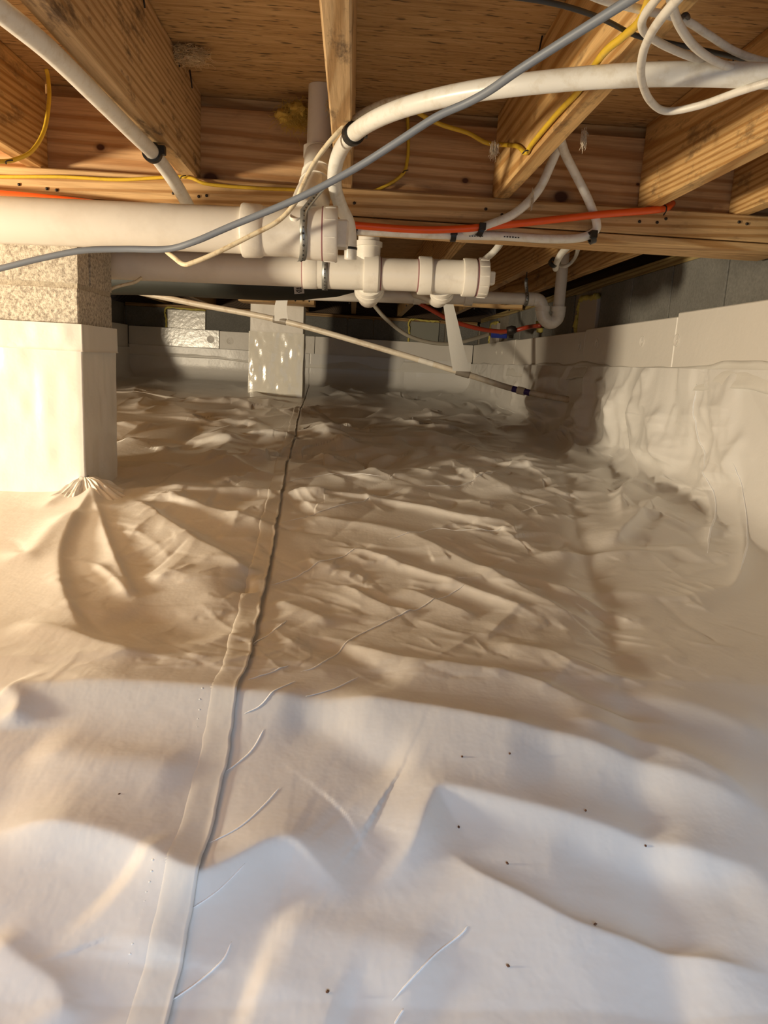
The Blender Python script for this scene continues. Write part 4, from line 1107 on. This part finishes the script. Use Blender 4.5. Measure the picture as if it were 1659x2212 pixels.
# ------------------------------------------------------------------ condensate pipe with hanging straps, far hoses
cpts = [P(200, 612, 4.2), P(245, 620, 4.2), P(420, 656, 4.15), P(605, 692, 4.05), P(800, 746, 3.95), P(1000, 806, 3.85), P(1120, 843, 3.78), P(1256, 868, 3.52)]
cp = thing('condensate_pipe', 'thin cream pipe slanting down across the room into the right wall liner', 'pipe', tuple(cpts[3]))
cpath = catmull(cpts, 10)
obj('pipe', sweep(cpath, .0155, 14), M_CPVC, cp)
def cseg(pxa, pxb, r, mat, nm):
    px = np.array([CXP + F * (R.T @ (q - CAMP))[0] / -(R.T @ (q - CAMP))[2] for q in cpath])
    pick = [np.array([np.interp(v, px, cpath[:, k]) for k in range(3)]) for v in np.linspace(pxa, pxb, 5)]
    return smoothen(obj(nm, sweep(pick, r, 14), mat, cp))
cseg(1118, 1134, .0195, M_CPVC, 'coupling'); cseg(1107, 1118, .0159, M_PURP, 'primer_mark'); cseg(1134, 1146, .0158, M_PURP, 'primer_mark')
cseg(905, 936, .0158, M_PVCF, 'white_patch'); cseg(1246, 1258, .019, M_PVCF, 'wall_collar')
def strap(label, pts_top, Yt_, w, cx_):
    t = thing('hanging_strap', label, 'strap', tuple(P(*pts_top[-1])))
    pth = catmull([P(*q) for q in pts_top], 6)
    V = []
    for i, q in enumerate(pth):
        ww = w[0] + (w[1] - w[0]) * i / (len(pth) - 1)
        V.append([q + np.array([-ww, 0, 0]), q + np.array([ww, .004, .0])])
    sm_ = grid_mesh('strip', np.array(V), M_STRAP, t)
    sm_.data.polygons.foreach_set('use_smooth', [False] * len(sm_.data.polygons))
    b = np.array(pth[-1]); o = []
    # loop round the pipe
    k = int(np.argmin(np.abs(cpath[:, 0] - cx_))); dd = cpath[k + 1] - cpath[k - 1]; dd /= np.linalg.norm(dd)
    smoothen(obj('loop', lathe(cpath[k] - dd * .035, cpath[k] + dd * .035, [(0, .0165), (0, .0195), (.07, .0185), (.07, .0165)], 16), simple('strap_loop_tape', (.30, .26, .21), .45), t))
k1 = cpath[int(np.argmin(np.abs(cpath[:, 0] - P(608, 692, 4.05)[0])))]
strap('translucent strap hanging the cream pipe in front of the far pier', [(612, 635, 4.02), (606, 665, 4.03), (608, 694, 4.03)], 0, (.028, .036), P(608, 692, 4.05)[0])
strap('long translucent strap hanging the cream pipe near the right wall', [(965, 640, 3.84), (975, 690, 3.84), (985, 745, 3.84), (997, 802, 3.83)], 0, (.024, .045), P(1000, 806, 3.85)[0])

cable('grey_hose', 'pale grey hose sagging in front of the back wall', 'hose',
      [(770, 612, 4.6), (802, 652, 4.7), (835, 690, 4.8), (880, 724, 4.9), (930, 740, 5.0), (980, 742, 5.1), (1030, 730, 5.2), (1062, 720, 5.25)], .0125, simple('pale_grey_hose', (.50, .46, .38), .45), n=12)
rh, _ = cable('red_hose', 'dark red hose sagging toward the far right corner', 'hose',
      [(895, 648, 4.2), (930, 668, 4.3), (975, 692, 4.4), (1025, 708, 4.45), (1075, 716, 4.5), (1110, 714, 4.5), (1140, 707, 4.45), (1168, 703, 4.3)], .013, M_PEXR, n=12)
vl = tag(obj('shutoff_valve', join(sweep([P(1060, 721, 5.24), P(1072, 718, 5.2), P(1086, 717, 5.1)], [.018, .022, .016], 10)), M_BRASS), 'small brass valve at the end of the pale grey hose', 'valve')
v_, f_ = box(-.055, .055, -.008, .008, -.02, .02, .004)
obj('handle', (np.array(v_) + P(1078, 724, 5.14), f_), M_BLUE, vl, smooth=False)['label'] = 'blue lever handle'
obj('hose_coupling', sweep([P(1095, 714, 4.49), P(1106, 713, 4.49), P(1114, 712, 4.48)], [.022, .028, .020], 10), M_STEEL, rh)

# printed lettering, too small to read, on the tube under the girder and on the thin drain
for (pa, pb, n_, Yd, par, hgt, yf) in ((1015, 1042, 6, 1.8885, cbw, .0016, lambda q: 509.5 + (q - 1000) * .01), (1090, 1120, 6, 1.8885, cbw, .0016, lambda q: 510.5 + (q - 1080) * .06), (694, 712, 7, Y3 - .036, n3, .0030, lambda q: 635.5)):
    for q in np.linspace(pa, pb, n_):
        c = P(q, yf(q), Yd); wq = (pb - pa) / n_ * .32 * Yd / F
        obj('print_mark', (np.array(box(-wq, wq, -.0004, .0004, -hgt, hgt * random.uniform(.4, 1))[0]) + c, box(-1, 1, -1, 1, -1, 1)[1]), M_INK, par, smooth=False)
tag(obj('hanger_wire', sweep([P(1142, 535, Y3 - .02), P(1140, 570, Y3 - .03), P(1137, 602, Y3 - .031)], .0022, 6), M_STEEL), 'dark wire from which the thin drain strap hangs', 'wire')

# ------------------------------------------------------------------ galvanised perforated straps
def band_strap(label, path, wdir, w, nh=None):
    """flat perforated strap along a path"""
    t = thing('pipe_strap', label, 'strap', tuple(path[0]))
    path = np.array(path); tan = np.gradient(path, axis=0)
    pts = np.zeros((len(path), 2, 3)); wd = np.asarray(wdir, float)
    for i in range(len(path)):
        d = wd if wd.ndim == 1 else wd[i]
        d = d - tan[i] * np.dot(d, tan[i]) / np.dot(tan[i], tan[i]); d /= np.linalg.norm(d)
        pts[i, 0] = path[i] - d * w / 2; pts[i, 1] = path[i] + d * w / 2
    grid_mesh('band', pts, M_GALV, t, thick=.0009)
    L = np.concatenate([[0], np.cumsum(np.linalg.norm(np.diff(path, axis=0), axis=1))])
    for i, s in enumerate(np.arange(.006, L[-1] - .004, .0115)):
        c = np.array([np.interp(s, L, path[:, k]) for k in range(3)]); k = min(int(np.searchsorted(L, s)), len(path) - 1)
        d = pts[k, 1] - pts[k, 0]; n = np.cross(tan[k], d); n /= np.linalg.norm(n)
        if np.dot(n, c - CAMP) > 0: n = -n
        r = .0023 if i % 2 else .0014
        obj('hole', lathe(c, c + n, [(.0, r), (.0011, r), (.0011, .0002)], 8), M_HOLE, t)
    return t
pth = []
for a in np.linspace(-1.75, .75, 22):      # wraps the near drain, slanting up to the girder
    q = ax1(660 - 6 * (a + .5) ** 2 + 10 * max(0, a)); pth.append(q + np.array([0, -math.cos(a), math.sin(a)]) * (R3 + .0095))
e = P(700, 400, 1.60)
for t in (.25, .5, .75, 1): pth.append(lin(pth[21], e, t))
band_strap('galvanized perforated strap slung round the near drain', pth, (1, 0, .15), .0145)
pth = [ax2(703) + np.array([-.006 * a, -math.cos(a), math.sin(a)]) * (R3 + .006) for a in np.linspace(-1.7, 1.2, 18)]
band_strap('galvanized perforated strap round the second drain', pth, (1, 0, 0), .016)
pth = [P(1137, 600, Y3 - .03), P(1136, 612, Y3 - .03)] + [ax3(1136) + np.array([0, -math.cos(a), math.sin(a)]) * (R15 + .004) for a in np.linspace(1.2, -1.5, 12)]
band_strap('galvanized strap hanging the thin drain beside the trap', pth, (1, 0, 0), .014)

# ------------------------------------------------------------------ tufts of insulation, lint
def tuft(label, c, size, mat, n, droop=0.0, seed=0):
    r = np.random.default_rng(seed); size = np.array(size)
    V, Fc = [], []
    for b in range(4 if n > 200 else 1):            # soft lumpy cores
        o = c + r.normal(0, .45, 3) * size; k = len(V); nu, nv = 14, 9
        for i in range(nv + 1):
            for q in range(nu):
                th, ph = math.pi * i / nv, 2 * math.pi * q / nu
                d = np.array([math.sin(th) * math.cos(ph), math.sin(th) * math.sin(ph), math.cos(th)])
                V.append(o + d * size * (.62 if n > 200 else .3) * (1 + .35 * r.normal()))
        for i in range(nv):
            for q in range(nu):
                Fc.append((k + i * nu + q, k + i * nu + (q + 1) % nu, k + (i + 1) * nu + (q + 1) % nu, k + (i + 1) * nu + q))
    for i in range(n):
        p = c + r.normal(0, .55, 3) * size; d = r.normal(0, 1, 3); d /= np.linalg.norm(d); pts = [p]
        for _ in range(5):
            d = d + r.normal(0, .7, 3) + np.array([0, 0, -droop]); d /= np.linalg.norm(d)
            p = p + d * size * .26; pts.append(p)
        v, f = sweep(pts, .00038 * r.uniform(.6, 1.5), 3, cap=False)
        k = len(V); V += list(v); Fc += [tuple(q + k for q in a) for a in f]
    o = obj('insulation_tuft', (V, Fc), mat); return tag(o, label, 'insulation')
tuft('tan tuft of glass wool stuck to the subfloor above the big joist', PZ(412, 118, JT - .016), (.024, .016, .012), M_FLUFF, 900, .1, 1)
tuft('yellow tuft of glass wool hanging beside the vertical riser', P(640, 245, 1.89), (.030, .012, .022), M_FLUFFY, 900, .4, 2)
tuft('small pale lint knot on the yellow cable at the mouldy joist', P(1068, 318, 1.72), (.008, .005, .012), M_LINT, 160, .9, 3)
tuft('small pale lint hanging under the mouldy joist', P(1262, 295, 1.45), (.005, .003, .012), M_LINT, 110, .9, 4)
tuft('wisp of lint between the riser and the middle joist', P(714, 225, 1.80), (.007, .004, .011), M_FLUFF, 120, .3, 5)
tuft('wisp of lint on the sloping white tube', P(1150, 425, 1.84), (.003, .003, .016), M_LINT, 60, .9, 6)
